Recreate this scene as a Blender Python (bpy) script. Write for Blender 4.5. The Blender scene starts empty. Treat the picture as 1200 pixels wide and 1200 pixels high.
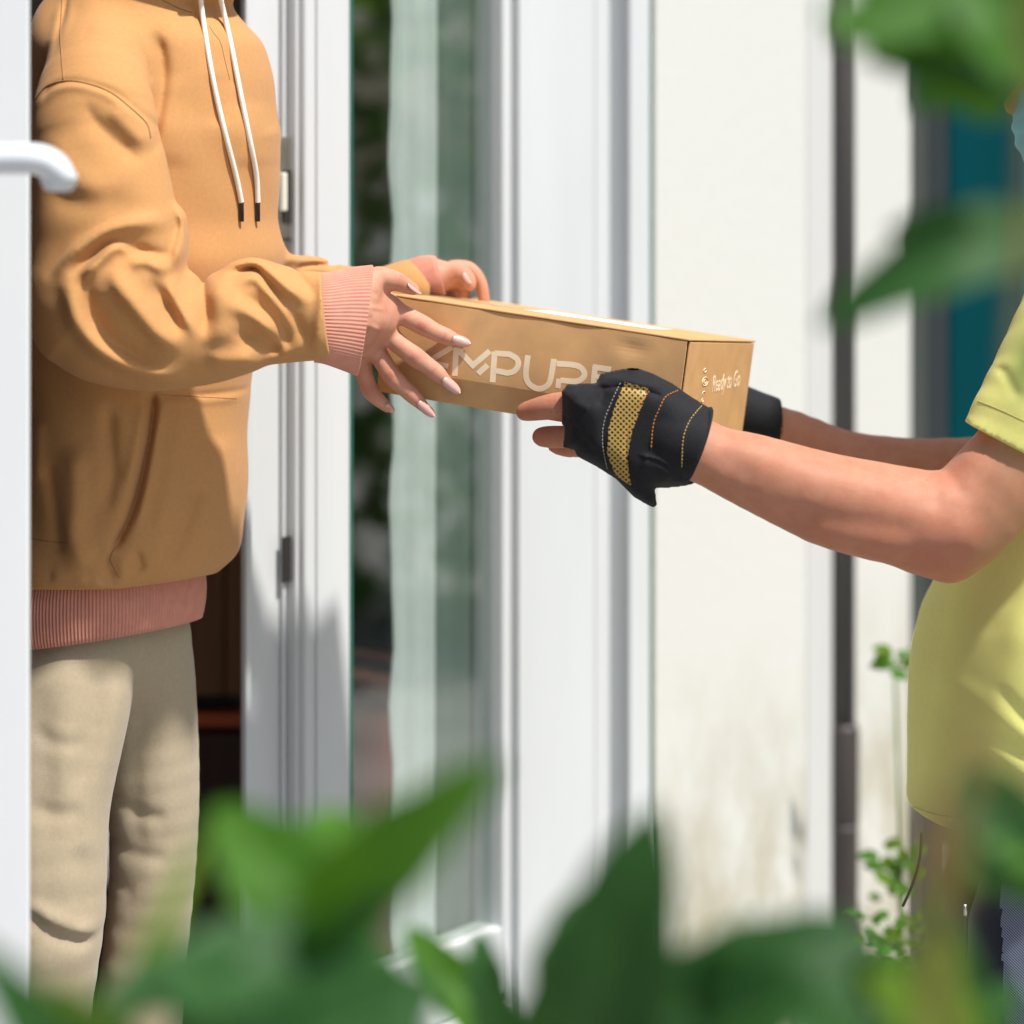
import bpy, math, random
import numpy as np
from mathutils import Vector, Matrix
from mathutils.bvhtree import BVHTree
R = math.radians
S = bpy.context.scene
COL = S.collection
random.seed(4)

# ------------------------------------------------------------------ camera, world, sun, exposure
CAMZ = 1.45
cd = bpy.data.cameras.new('camera'); cam = bpy.data.objects.new('camera', cd); COL.objects.link(cam)
cam.location = (0, 0, CAMZ); cam.rotation_euler = (R(90), 0, 0)
cd.sensor_width = 36; cd.lens = 90; cd.shift_y = -0.375; cd.clip_start = .05; cd.clip_end = 500
cd.dof.use_dof = True; cd.dof.focus_distance = 2.95; cd.dof.aperture_fstop = 2.3
S.camera = cam
SUN_EL, SUN_AZ = R(60), R(-52)        # azimuth: negative is to the right of the camera axis
world = bpy.data.worlds.new('World'); S.world = world; world.use_nodes = True
wn = world.node_tree; wn.nodes.clear()
sky = wn.nodes.new('ShaderNodeTexSky'); sky.sky_type = 'NISHITA'; sky.sun_disc = False
sky.sun_elevation = SUN_EL; sky.sun_rotation = R(180) + SUN_AZ
sky.air_density = 1.0; sky.dust_density = 2.0; sky.ozone_density = 1.0
bg = wn.nodes.new('ShaderNodeBackground'); bg.inputs[1].default_value = .115
wo = wn.nodes.new('ShaderNodeOutputWorld')
wn.links.new(sky.outputs[0], bg.inputs[0]); wn.links.new(bg.outputs[0], wo.inputs[0])
sd = bpy.data.lights.new('sun', 'SUN'); sun = bpy.data.objects.new('sun', sd); COL.objects.link(sun)
sd.energy = 4.9; sd.angle = R(3); sd.color = (1, .965, .92)
to_sun = Vector((-math.sin(SUN_AZ)*math.cos(SUN_EL), -math.cos(SUN_AZ)*math.cos(SUN_EL), math.sin(SUN_EL)))
sun.rotation_euler = to_sun.to_track_quat('Z', 'Y').to_euler()
S.view_settings.view_transform = 'Standard'; S.view_settings.look = 'None'
S.view_settings.exposure = .15; S.view_settings.gamma = 1

# ------------------------------------------------------------------ helpers: positions, objects, materials
def W(px, py, Y):                     # a point of the photograph at depth Y, in metres
    return np.array(((px-600)/3000*Y, Y, CAMZ-(py-150)/3000*Y))
def tag(o, label=None, cat=None, group=None, kind=None):
    if label: o['label'] = label
    if cat: o['category'] = cat
    if group: o['group'] = group
    if kind: o['kind'] = kind
    return o
def thing(name, label, cat, loc=(0, 0, 0), group=None):
    o = bpy.data.objects.new(name, None); COL.objects.link(o); o.location = loc; o.empty_display_size = .1
    return tag(o, label, cat, group)
def link(o, parent=None):
    COL.objects.link(o)
    if parent is not None:
        o.parent = parent
        p = parent; off = Vector((0, 0, 0))
        while p is not None: off += p.location; p = p.parent
        o.location = o.location - off
    return o
def npmesh(name, V, Fq, mat, parent=None, smooth=True):
    V = np.asarray(V, dtype=np.float32); Fq = np.asarray(Fq, dtype=np.int32)
    me = bpy.data.meshes.new(name); n = Fq.shape[1]
    me.vertices.add(len(V)); me.vertices.foreach_set('co', V.ravel())
    me.loops.add(Fq.size); me.loops.foreach_set('vertex_index', Fq.ravel())
    me.polygons.add(len(Fq)); me.polygons.foreach_set('loop_start', np.arange(len(Fq), dtype=np.int32)*n)
    me.polygons.foreach_set('loop_total', np.full(len(Fq), n, dtype=np.int32))
    me.update(calc_edges=True); me.validate()
    if smooth: me.polygons.foreach_set('use_smooth', np.ones(len(me.polygons), dtype=bool))
    me.materials.append(mat)
    return link(bpy.data.objects.new(name, me), parent)
def pmesh(name, V, F, mat, parent=None, smooth=False):
    me = bpy.data.meshes.new(name); me.from_pydata([tuple(v) for v in V], [], F); me.update()
    if smooth: me.polygons.foreach_set('use_smooth', [True]*len(me.polygons))
    me.materials.append(mat)
    return link(bpy.data.objects.new(name, me), parent)
class MB:
    def __init__(s): s.V = []; s.F = []
    def add(s, V, F):
        n = len(s.V); s.V += [tuple(v) for v in V]; s.F += [tuple(i+n for i in f) for f in F]
    def box(s, o, ex, ey, ez):        # corner o and three edge vectors, chamfer-free
        o, ex, ey, ez = map(np.asarray, (o, ex, ey, ez))
        P = [o, o+ex, o+ex+ey, o+ey, o+ez, o+ex+ez, o+ex+ey+ez, o+ey+ez]
        s.add(P, [(0,3,2,1),(4,5,6,7),(0,1,5,4),(1,2,6,5),(2,3,7,6),(3,0,4,7)])
    def tube(s, P, rad, n=10, cap=True, flat=None):
        P = [np.asarray(p, float) for p in P]
        if not hasattr(rad, '__len__'): rad = [rad]*len(P)
        T = [P[min(i+1, len(P)-1)]-P[max(i-1, 0)] for i in range(len(P))]
        T = [t/np.linalg.norm(t) for t in T]
        ref = np.array((0, 1, 0.)) if abs(T[0][1]) < .8 else np.array((0, 0, 1.))
        V = []
        for p, t, r in zip(P, T, rad):
            a = np.cross(t, ref); a /= np.linalg.norm(a); b = np.cross(t, a)
            rb = r*(flat or 1)
            for k in range(n):
                q = 2*math.pi*k/n; V.append(p+a*r*math.cos(q)+b*rb*math.sin(q))
        F = [(i*n+k, i*n+(k+1) % n, (i+1)*n+(k+1) % n, (i+1)*n+k) for i in range(len(P)-1) for k in range(n)]
        if cap: F += [tuple(range(n))[::-1], tuple(range((len(P)-1)*n, len(P)*n))]
        s.add(V, F)
    def build(s, name, mat, parent=None, smooth=False, bevel=0):
        o = pmesh(name, s.V, s.F, mat, parent, smooth)
        if bevel:
            b = o.modifiers.new('bevel', 'BEVEL'); b.width = bevel; b.segments = 2; b.limit_method = 'ANGLE'
            b.harden_normals = False
            o.data.polygons.foreach_set('use_smooth', [False]*len(o.data.polygons))
        return o
def catmull(P, n=6):
    P = [np.asarray(p, float) for p in P]; out = []
    for i in range(len(P)-1):
        a, b, c, d = P[max(i-1, 0)], P[i], P[i+1], P[min(i+2, len(P)-1)]
        for k in range(n):
            t = k/n
            out.append(.5*((2*b)+(c-a)*t+(2*a-5*b+4*c-d)*t*t+(3*b-a-3*c+d)*t**3))
    out.append(P[-1]); return out

class M:                               # material builder
    def __init__(s, name, col, rough=.6, **kw):
        s.m = bpy.data.materials.new(name); s.m.use_nodes = True; s.t = s.m.node_tree
        s.b = s.t.nodes['Principled BSDF']; s.out = s.t.nodes['Material Output']
        s.b.inputs['Base Color'].default_value = (*col, 1); s.b.inputs['Roughness'].default_value = rough
        for k, v in kw.items(): s.b.inputs[k.replace('_', ' ')].default_value = v
        s.col = col; s.h = None
    def n(s, typ, **kw):
        x = s.t.nodes.new(typ)
        for k, v in kw.items():
            if k in x.inputs: x.inputs[k].default_value = v
            else: setattr(x, k, v)
        return x
    def l(s, a, b): s.t.links.new(a, b)
    def coord(s, scale=(1, 1, 1), rot=(0, 0, 0)):
        c = s.n('ShaderNodeTexCoord'); m = s.n('ShaderNodeMapping')
        m.inputs['Scale'].default_value = scale; m.inputs['Rotation'].default_value = rot
        s.l(c.outputs['Object'], m.inputs['Vector']); return m.outputs[0]
    def noise(s, sc, detail=4, scale=(1, 1, 1), rough=.5):
        x = s.n('ShaderNodeTexNoise'); x.inputs['Scale'].default_value = sc; x.inputs['Detail'].default_value = detail
        x.inputs['Roughness'].default_value = rough
        s.l(s.coord(scale), x.inputs['Vector']); return x.outputs['Fac']
    def ramp(s, fac, p0, c0, p1, c1):
        r = s.n('ShaderNodeValToRGB'); e = r.color_ramp.elements
        e[0].position = p0; e[0].color = (*c0, 1); e[1].position = p1; e[1].color = (*c1, 1)
        s.l(fac, r.inputs[0]); return r.outputs[0]
    def vary(s, sc, amt, detail=4, scale=(1, 1, 1)):
        c = s.col; f = s.noise(sc, detail, scale)
        o = s.ramp(f, .3, tuple(v*(1-amt) for v in c), .7, tuple(min(1, v*(1+amt)) for v in c))
        s.l(o, s.b.inputs['Base Color']); s.c = o; return s
    def bump(s, fac, strength=.2, dist=.001):
        b = s.n('ShaderNodeBump'); b.inputs['Strength'].default_value = strength; b.inputs['Distance'].default_value = dist
        s.l(fac, b.inputs['Height'])
        if s.h: s.l(s.h, b.inputs['Normal'])
        s.h = b.outputs[0]; s.l(s.h, s.b.inputs['Normal']); return s
    def mix(s, fac, a, b):
        m = s.n('ShaderNodeMix', data_type='RGBA'); s.l(fac, m.inputs[0])
        for v, i in ((a, 6), (b, 7)):
            if isinstance(v, tuple): m.inputs[i].default_value = (*v, 1)
            else: s.l(v, m.inputs[i])
        s.l(m.outputs[2], s.b.inputs['Base Color']); s.c = m.outputs[2]; return m.outputs[2]

def cloth(name, col, weave=900, amt=.06, sheen=.15, rough=.9, wr=0):
    a = M(name, col, rough, Sheen_Weight=sheen, Sheen_Roughness=.5); a.b.inputs['Specular IOR Level'].default_value = .2
    a.vary(220, amt*.7, 8); a.bump(a.noise(weave, 2), .35, .0007)
    if wr: a.bump(a.noise(28, 5, (1, 1, .6)), wr, .004)
    return a.m
def skin(name, col):
    a = M(name, col, .6, Subsurface_Weight=.12, Subsurface_Scale=.01); a.b.inputs['Specular IOR Level'].default_value = .3
    a.b.inputs['Subsurface Radius'].default_value = (1, .35, .2)
    f = a.noise(46, 12, rough=.7); r = (col[0]*.96, col[1]*.85, col[2]*.80); q = tuple(min(1, c*1.04) for c in col)
    at = a.n('ShaderNodeAttribute', attribute_name='flush'); mc = a.n('ShaderNodeMath', operation='MULTIPLY'); mc.inputs[1].default_value = 1; a.l(at.outputs['Fac'], mc.inputs[0])
    a.mix(mc.outputs[0], a.ramp(f, .35, r, .62, q), (col[0]*.80, col[1]*.52, col[2]*.50))
    a.bump(a.noise(420, 4), .25, .0006); a.bump(a.noise(90, 4), .15, .0012)
    return a.m
m_hoodie = cloth('tan_sweat_fabric', (.55, .28, .105), sheen=.1, wr=.09)
def rib_mat():
    a = M('coral_rib_knit', (.63, .27, .19), .9, Sheen_Weight=.15); a.vary(70, .07); a.bump(a.noise(900, 2), .3, .0005); return a.m
m_rib = rib_mat()
m_string = cloth('cream_cord', (.86, .82, .72), 600, .04)
m_tip = M('black_plastic', (.02, .02, .02), .35).m
m_linen = cloth('cream_linen', (.42, .345, .235), 700, .06, wr=.2)
m_skinw = skin('fair_skin', (.59, .30, .20))
m_skinm = skin('warm_skin', (.50, .23, .14))
m_nail = M('pale_nail', (.66, .38, .31), .3, Coat_Weight=.6, Coat_Roughness=.15).m
m_nailtip = m_nail
m_hair = M('dark_hair', (.03, .017, .01), .45).vary(40, .4, scale=(1, 1, .1)).m
m_glove = cloth('black_glove_fabric', (.012, .012, .014), 700, .2, .08, .75)
m_polo = cloth('lime_yellow_pique', (.84, .82, .25), 800, .04, .1)
m_trous = cloth('dark_slate_trousers', (.022, .026, .038), 600, .15)
m_stitch = M('gold_thread', (.62, .42, .12), .6).m
m_stitch2 = M('orange_thread', (.65, .22, .04), .6).m
m_mask = cloth('blue_mask_fabric', (.12, .50, .62), 500, .03)
def plastic(name, col, rough=.35, amt=.02):
    a = M(name, col, rough); a.b.inputs['Specular IOR Level'].default_value = .5 if rough < .8 else .08; a.vary(6, amt, 4, (1, 1, .25)); a.bump(a.noise(3, 3, (1, 1, .3)), .08, .004); return a.m
m_white = plastic('white_upvc', (.66, .68, .685), .35, .045)
m_white2 = plastic('white_painted_door', (.70, .71, .71), .4)
m_seal = M('green_glass_seal', (.03, .16, .12), .3).m
m_steel = M('brushed_steel', (.42, .40, .35), .38, Metallic=.9).vary(30, .2).m
m_dark = M('dark_hole', (.02, .018, .015), .8).m
m_latch = M('latch_brass_white', (.75, .74, .62), .3).m

# ------------------------------------------------------------------ signed-distance modelling
class Grid:
    def __init__(s, xs, ys, zs):
        s.x, s.y, s.z = [np.asarray(a, np.float32) for a in (xs, ys, zs)]
        s.F = np.full((len(s.x), len(s.y), len(s.z)), 1.0, np.float32)
    def sl(s, lo, hi):
        r = []
        for a, l, h in zip((s.x, s.y, s.z), lo, hi):
            i = max(0, np.searchsorted(a, l)-1); j = min(len(a), np.searchsorted(a, h)+1); r.append(slice(i, max(j, i+1)))
        X = s.x[r[0]][:, None, None]; Y = s.y[r[1]][None, :, None]; Z = s.z[r[2]][None, None, :]
        return tuple(r), X, Y, Z
    def union(s, G, k=0):             # with another field on the same grid
        s.F = smin(s.F, G, k)
def smin(a, b, k):
    if k <= 0: return np.minimum(a, b)
    h = np.clip(.5+.5*(b-a)/k, 0, 1); return b*(1-h)+a*h-k*h*(1-h)
def cone(X, Y, Z, a, b, ra, rb, sy=1.):
    ax, ay, az = a; dx, dy, dz = b[0]-ax, b[1]-ay, b[2]-az
    L = dx*dx+dy*dy+dz*dz+1e-12
    t = np.clip(((X-ax)*dx+(Y-ay)*dy+(Z-az)*dz)/L, 0, 1).astype(np.float32)
    ex = X-ax-t*dx; ey = (Y-ay-t*dy)*sy; ez = Z-az-t*dz
    return np.sqrt(ex*ex+ey*ey+ez*ez)-(ra+(rb-ra)*t)
def chain(g, pts, k=.006, sy=1., kin=None, F0=None, pad=.03):
    """pts (x,y,z,r): smooth union of cones, then joined to the grid with blend kin"""
    pts = [np.asarray(p, float) for p in pts]
    if len(pts) > 2: pts = catmull(pts, 3); k = min(k, .003)
    rm = max(p[3] for p in pts)+pad+(kin or 0)
    lo = np.min([p[:3] for p in pts], 0)-rm; hi = np.max([p[:3] for p in pts], 0)+rm
    r, X, Y, Z = g.sl(lo, hi); d = None
    for a, b in zip(pts[:-1], pts[1:]):
        c = cone(X, Y, Z, a[:3], b[:3], a[3], b[3], sy); d = c if d is None else smin(d, c, k)
    if F0 is not None: g.F[r] = np.minimum(g.F[r], smin(F0[r], d, kin or 0))
    else: g.F[r] = smin(g.F[r], d, kin or 0)
def pixchain(L, Yoff=0):              # (px,py,Y,r_px)
    return [np.append(W(a, b, Y+Yoff), r*Y/3000) for a, b, Y, r in L]
def ellip(g, c, rad, k=0, rotz=0):
    r, X, Y, Z = g.sl(np.array(c)-max(rad)-.05, np.array(c)+max(rad)+.05)
    ca, sa = math.cos(rotz), math.sin(rotz); dx = X-c[0]; dy = Y-c[1]
    q = np.sqrt(((dx*ca+dy*sa)/rad[0])**2+((-dx*sa+dy*ca)/rad[1])**2+((Z-c[2])/rad[2])**2)
    g.F[r] = smin(g.F[r], (q-1)*min(rad), k)
def polydist(X, Z, P, closed=False):
    """unsigned distance, parameter along, and side sign to a polyline in XZ"""
    P = np.asarray(P, np.float32); best = None
    seg = np.linalg.norm(np.diff(P, axis=0), axis=1); cum = np.concatenate([[0], np.cumsum(seg)]); tot = cum[-1]
    for i in range(len(P)-1):
        a, d = P[i], P[i+1]-P[i]; L = (d**2).sum()+1e-12
        t = np.clip(((X-a[0])*d[0]+(Z-a[1])*d[1])/L, 0, 1)
        ex = X-a[0]-t*d[0]; ez = Z-a[1]-t*d[1]; q = np.sqrt(ex*ex+ez*ez)
        sg = np.sign(d[0]*(Z-a[1])-d[1]*(X-a[0])); u = (cum[i]+t*seg[i])/tot
        if best is None: best, U, SG = q, u+0*q, sg+0*q
        else:
            m = q < best; best = np.where(m, q, best); U = np.where(m, u, U); SG = np.where(m, sg, SG)
    return best, U, SG
WS = 1.0; AG = AV = 1.0; TPR = 5
def strokes(g, L, Y, org, sc):
    """fold lines traced in a zoomed view (origin org, scale sc): (points, width_px, amplitude_mm[, kind])"""
    X = g.x[:, None]; Z = g.z[None, :]; D = np.zeros((len(g.x), len(g.z)), np.float32)
    for st in L:
        P = [(org[0]+a/sc, org[1]+b/sc) for a, b in st[0]]
        P = [tuple(p) for p in catmull([np.array(p) for p in P], 4)] if len(P) > 2 else P
        P = [W(a, b, Y)[[0, 2]] for a, b in P]; w = max(st[1]*WS, 2.0)*Y/3000; kd = st[3] if len(st) > 3 else 'g'; amp = st[2]/1000*((AG if kd == 'g' else AV))
        d, u, sg = polydist(X, Z, P)
        tp = np.clip(np.minimum(u, 1-u)*TPR, 0, 1); tp = tp*tp*(3-2*tp)
        if kd == 'g': v = np.exp(-(d/w)**2)
        elif kd == 'c': v = np.exp(-d/w)
        elif kd == 'v': v = np.exp(-d/w); tp = np.clip(np.minimum(u, 1-u)*14+.15, 0, 1)
        elif kd == 'l': v = np.where(sg > 0, np.exp(-d/w), np.exp(-(d/(w*.25))**2))    # soft on the left, sharp on the right
        elif kd == 'r': v = np.where(sg < 0, np.exp(-d/w), np.exp(-(d/(w*.25))**2))
        D += (amp*v*tp).astype(np.float32)
    return D
def soften(D, it=1):
    for _ in range(it):
        p = np.pad(D, 1, 'edge'); D = (p[:-2, 1:-1]+p[2:, 1:-1]+2*p[1:-1, 1:-1]+p[1:-1, :-2]+p[1:-1, 2:])/6
    return D
def apply_disp(F, g, D, y0, y1):      # D on the camera side, fading out between depths y0 and y1
    gate = 1-np.clip((g.y-y0)/(y1-y0), 0, 1)
    return F - D[:, None, :]*gate[None, :, None].astype(np.float32)
def loft(X, Y, Z, tab, a, b, yaw, ky='lin'):
    """elliptic body of changing section; tab rows z,cx,cy,scale"""
    tab = np.array(sorted(tab)); z = Z
    zz = np.linspace(tab[0, 0], tab[-1, 0], 300); kr = np.exp(-(np.arange(-24, 25)*(zz[1]-zz[0])/.011)**2); kr /= kr.sum()
    cols = [zz]+[np.convolve(np.pad(np.interp(zz, tab[:, 0], tab[:, q]), 24, 'edge'), kr, 'valid') for q in (1, 2, 3)]; tab = np.stack(cols, 1)
    cx = np.interp(z, tab[:, 0], tab[:, 1]); cy = np.interp(z, tab[:, 0], tab[:, 2]); sc = np.interp(z, tab[:, 0], tab[:, 3])
    dx = X-cx; dy = Y-cy; ca, sa = math.cos(yaw), math.sin(yaw)
    u = dx*ca+dy*sa; v = -dx*sa+dy*ca
    return ((np.sqrt((u/b)**2+(v/a)**2)-sc)*min(a, b)).astype(np.float32)
def nets(g):
    F = g.F; s = F < 0
    c = np.zeros(tuple(n-1 for n in F.shape), np.uint8)
    for i in (0, 1):
        for j in (0, 1):
            for k in (0, 1): c += s[i:F.shape[0]-1+i, j:F.shape[1]-1+j, k:F.shape[2]-1+k]
    act = (c > 0) & (c < 8); I, J, K = np.nonzero(act)
    vid = np.full(act.shape, -1, np.int32); vid[act] = np.arange(len(I))
    acc = np.zeros((len(I), 3)); cnt = np.zeros(len(I))
    cs = [(i, j, k) for i in (0, 1) for j in (0, 1) for k in (0, 1)]
    A = (g.x, g.y, g.z)
    for a in cs:
        for ax in range(3):
            if a[ax]: continue
            b = list(a); b[ax] = 1
            fa = F[I+a[0], J+a[1], K+a[2]]; fb = F[I+b[0], J+b[1], K+b[2]]
            m = (fa < 0) != (fb < 0); t = np.where(m, fa/np.where(m, fa-fb, 1), 0)
            idx = [I+a[0], J+a[1], K+a[2]]; P = np.stack([A[q][idx[q]] for q in range(3)], 1).astype(float)
            nx = A[ax][idx[ax]+1]-A[ax][idx[ax]]; P[:, ax] += t*nx
            acc += P*m[:, None]; cnt += m
    V = acc/cnt[:, None]; Q = []
    for ax in range(3):
        o = [q for q in range(3) if q != ax]
        a = [slice(None)]*3; b = [slice(None)]*3; a[ax] = slice(0, -1); b[ax] = slice(1, None)
        for q in o: a[q] = slice(1, -1); b[q] = slice(1, -1)
        sa, sb = s[tuple(a)], s[tuple(b)]; e = np.array(np.nonzero(sa != sb))
        e[o[0]] += 1; e[o[1]] += 1; ins = sa[sa != sb]
        def cell(d0, d1):
            q = e.copy(); q[o[0]] -= d0; q[o[1]] -= d1; return vid[q[0], q[1], q[2]]
        f = np.stack([cell(1, 1), cell(0, 1), cell(0, 0), cell(1, 0)], 1)
        flip = ins if ax != 1 else ~ins
        f[~flip] = f[~flip][:, ::-1]; Q.append(f)
    return V, np.concatenate(Q)
def smooth(V, Q, it=1, lam=.5):
    e = np.concatenate([Q[:, [0, 1]], Q[:, [1, 2]], Q[:, [2, 3]], Q[:, [3, 0]]]); n = len(V)
    deg = np.bincount(e[:, 0], minlength=n)+np.bincount(e[:, 1], minlength=n)
    for _ in range(it):
        N = np.stack([np.bincount(e[:, 0], V[e[:, 1], k], n)+np.bincount(e[:, 1], V[e[:, 0], k], n) for k in range(3)], 1)
        V = V+(N/np.maximum(deg, 1)[:, None]-V)*lam
    return V
def sdfobj(name, g, mat, parent=None, it=1):
    V, Q = nets(g); V = smooth(V, Q, it); o = npmesh(name, V, Q, mat, parent); o['_'] = 1; del o['_']
    return o, V, Q
def axis(*seg):                        # (start, step) ..., end : grid axis of varying fineness
    out = []
    for i in range(len(seg)-1):
        a, st = seg[i]; b = seg[i+1] if not hasattr(seg[i+1], '__len__') else seg[i+1][0]
        n = max(1, int(round((b-a)/st))); out += list(np.linspace(a, b, n, endpoint=False))
    return out+[seg[-1]]
def bvh(V, Q): return BVHTree.FromPolygons([tuple(v) for v in V], [tuple(int(i) for i in q) for q in Q])
def onsurf(T, px, py, lift=0, start=1.0):   # the point of a surface that the photograph shows at px,py
    o = Vector((0, 0, CAMZ)); d = Vector(W(px, py, 3))-o; d.normalize()
    h = T.ray_cast(o+d*start, d)
    if h[0] is None: return None
    return np.array(h[0])+np.array(h[1])*(lift if h[1].dot(d) < 0 else -lift)
def flush(o, V, pts):                   # redder skin over knuckles, creases and finger ends: (point, radius, amount)
    f = np.zeros(len(V))
    for p, r, a in pts:
        if p is None: continue
        f = np.maximum(f, a*np.exp(-(((V-np.asarray(p))**2).sum(1))/(r*r)))
    at = o.data.attributes.new('flush', 'FLOAT', 'POINT'); at.data.foreach_set('value', f.astype(np.float32))
# ================================================================== SETTING
def paving():
    a = M('concrete_paving', (.30, .29, .27), .85); a.vary(3, .25, 8); a.bump(a.noise(60, 6), .4, .004); return a.m
g_ = MB(); g_.add([(-60, -30, -.2), (60, -30, -.2), (60, 90, -.2), (-60, 90, -.2)], [(0, 1, 2, 3)])
tag(g_.build('ground', paving()), 'grey concrete ground in front of the house', None, None, 'structure')

def Yf(px):                            # depth of the facade line where the photograph shows it at px
    u = (px-600)/3000; return 3.761/(1-1.3*u)
FD = np.array((1, 1.3, 0))/math.hypot(1, 1.3)      # along the facade
FN = np.array((1.3, -1, 0))/math.hypot(1, 1.3)     # outward
def Pf(px, off=0.):                    # foot point on facade plane shifted outwards by off
    u = (px-600)/3000
    # solve for point of plane (shifted) on that ray
    p0 = np.array((-.278, 3.4, 0))+FN*off; d = np.array((u, 1, 0)); t = p0.dot(FN)/d.dot(FN)
    return d*t
ZF = .0                                # house floor
house = thing('house', 'white house front with glazed doors, plaster wall and open doorway', 'house', (0, 0, 0))
def fbox(name, px0, px1, z0, z1, off, thick, mat, parent=house, bevel=.004):
    a = Pf(px0, off); b = Pf(px1, off); mb = MB()
    mb.box(a+(0, 0, z0)-FN*thick, b-a, FN*thick, (0, 0, z1-z0)); return mb.build(name, mat, parent, bevel=bevel)
# door frame with strike plates
df = fbox('door_frame', 287, 353, -.02, 2.6, -.035, .010, m_white)
fbox('frame_rib', 289, 296, -.02, 2.6, -.022, .012, m_white, df, .003)
fbox('frame_rib', 332.5, 336, -.02, 2.6, -.026, .008, m_white, df, .003)
fbox('frame_rib', 347, 353, -.02, 2.6, -.012, .022, m_white, df, .003)
def strike(py0, py1, px0, px1, tall):
    Y = Pf((px0+px1)/2, -.03)[1]; z0 = W(0, py1, Y)[2]; z1 = W(0, py0, Y)[2]
    return fbox('strike_plate', px0, px1, z0, z1, -.0235, .004, m_steel, df, .0015), z0, z1
sp, z0, z1 = strike(160, 300, 329, 346, 1); h = z1-z0
fbox('strike_slot', 332, 344, z0+h*.28, z0+h*.72, -.0215, .002, m_dark, df, 0)
fbox('latch_keep', 331.5, 337.5, z0+h*.38, z0+h*.70, -.014, .008, m_latch, df, .002)
fbox('strike_line', 332, 344, z0+h*.14, z0+h*.155, -.0215, .002, m_dark, df, 0)
z0 = W(0, 690, 3.36)[2]; z1 = W(0, 636, 3.36)[2]
fbox('strike_slot', 332, 345, z0, z1, -.0215, .003, m_dark, df, 0)
fbox('frame_seal', 353, 357.5, -.02, 2.6, -.02, .03, m_seal, df, 0)
# glazed fixed leaf
wf = fbox('window_frame', 357.5, 411, -.02, 2.6, 0, .06, m_white)
fbox('frame_rib', 372, 409, -.02, 2.6, .004, .004, m_white, wf, .002)
fbox('frame_seal', 411, 413.5, -.02, 2.6, -.005, .02, m_seal, wf, 0)
def glass():
    a = M('window_glass', (.9, .95, .93), .02); t = a.t
    tr = a.n('ShaderNodeBsdfTransparent'); tr.inputs[0].default_value = (.94, .97, .95, 1)
    gl = a.n('ShaderNodeBsdfGlossy'); gl.inputs['Roughness'].default_value = .03
    lw = a.n('ShaderNodeLayerWeight'); lw.inputs[0].default_value = .5
    pw = a.n('ShaderNodeMath', operation='POWER'); pw.inputs[1].default_value = 5; a.l(lw.outputs['Facing'], pw.inputs[0])
    fr = a.n('ShaderNodeMath', operation='MULTIPLY_ADD'); fr.inputs[1].default_value = .82; fr.inputs[2].default_value = .18; a.l(pw.outputs[0], fr.inputs[0])
    mx = a.n('ShaderNodeMixShader'); a.l(fr.outputs[0], mx.inputs[0]); a.l(tr.outputs[0], mx.inputs[1]); a.l(gl.outputs[0], mx.inputs[2])
    a.l(mx.outputs[0], a.out.inputs['Surface']); return a.m
m_glass = glass()
fbox('pane', 413.5, 590, .28, 2.5, -.02, .006, m_glass, wf, 0)
fbox('frame_post', 590, 601, -.02, 2.6, 0, .06, m_white, wf)
fbox('bottom_rail', 413.5, 590, .18, .28, -.004, .05, m_white, wf)
fbox('sill', 357.5, 601, -.2, .178, .03, .12, m_white, wf)
fbox('frame_seal', 601, 606, .0, 2.6, -.01, .03, m_seal, wf, 0)
# white folded door leaf next to it
dl = fbox('door_panel', 606, 698, -.02, 2.6, .01, .05, m_white)
fbox('frame_rib', 609, 622, -.02, 2.6, .016, .006, m_white, dl, .002)
fbox('recess_panel', 698, 739, -.02, 2.6, -.03, .03, m_white, dl)
fbox('frame_post', 739, 763, -.02, 2.6, .01, .05, m_white, dl)
fbox('frame_seal', 763, 768, -.02, 2.6, -.006, .03, m_seal, dl, 0)
fbox('step', 606, 763, -.2, -.024, .05, .3, m_white2, dl)
def plaster():
    a = M('stained_white_plaster', (.80, .80, .77), .85)
    f = a.noise(9, 7, (1, 1, .55), .65)
    c = a.n('ShaderNodeTexCoord'); sp = a.n('ShaderNodeSeparateXYZ'); a.l(c.outputs['Object'], sp.inputs[0])
    mr = a.n('ShaderNodeMapRange'); mr.inputs[1].default_value = .62; mr.inputs[2].default_value = .15
    mr.inputs[3].default_value = 0; mr.inputs[4].default_value = .8; a.l(sp.outputs[2], mr.inputs[0])
    ad = a.n('ShaderNodeMath', operation='MULTIPLY'); rp = a.n('ShaderNodeMapRange'); rp.inputs[1].default_value = .35; rp.inputs[2].default_value = .6
    a.l(f, rp.inputs[0]); a.l(mr.outputs[0], ad.inputs[0]); a.l(rp.outputs[0], ad.inputs[1])
    a.mix(ad.outputs[0], (.66, .655, .61), (.40, .36, .24)); a.bump(a.noise(50, 6), .3, .003); return a.m
m_plaster = plaster()
fbox('wall', 768, 946, -.2, 2.9, .0, .25, m_plaster)
fbox('wall_edge', 946, 976, -.2, 2.9, -.05, .2, plastic('grey_render', (.60, .60, .58), .8))
fbox('wall', 976, 1068, -.2, 2.9, -.13, .2, m_plaster)
m_slate = plastic('slate_paint', (.03, .036, .042), .5, .1)
fbox('corner_post', 1068, 1088, -.2, 2.9, -.128, .2, plastic('grey_green_paint', (.06, .066, .06), .5, .1))
fbox('corner_post', 1088, 1112, -.2, 2.9, -.125, .2, m_slate)
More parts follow.
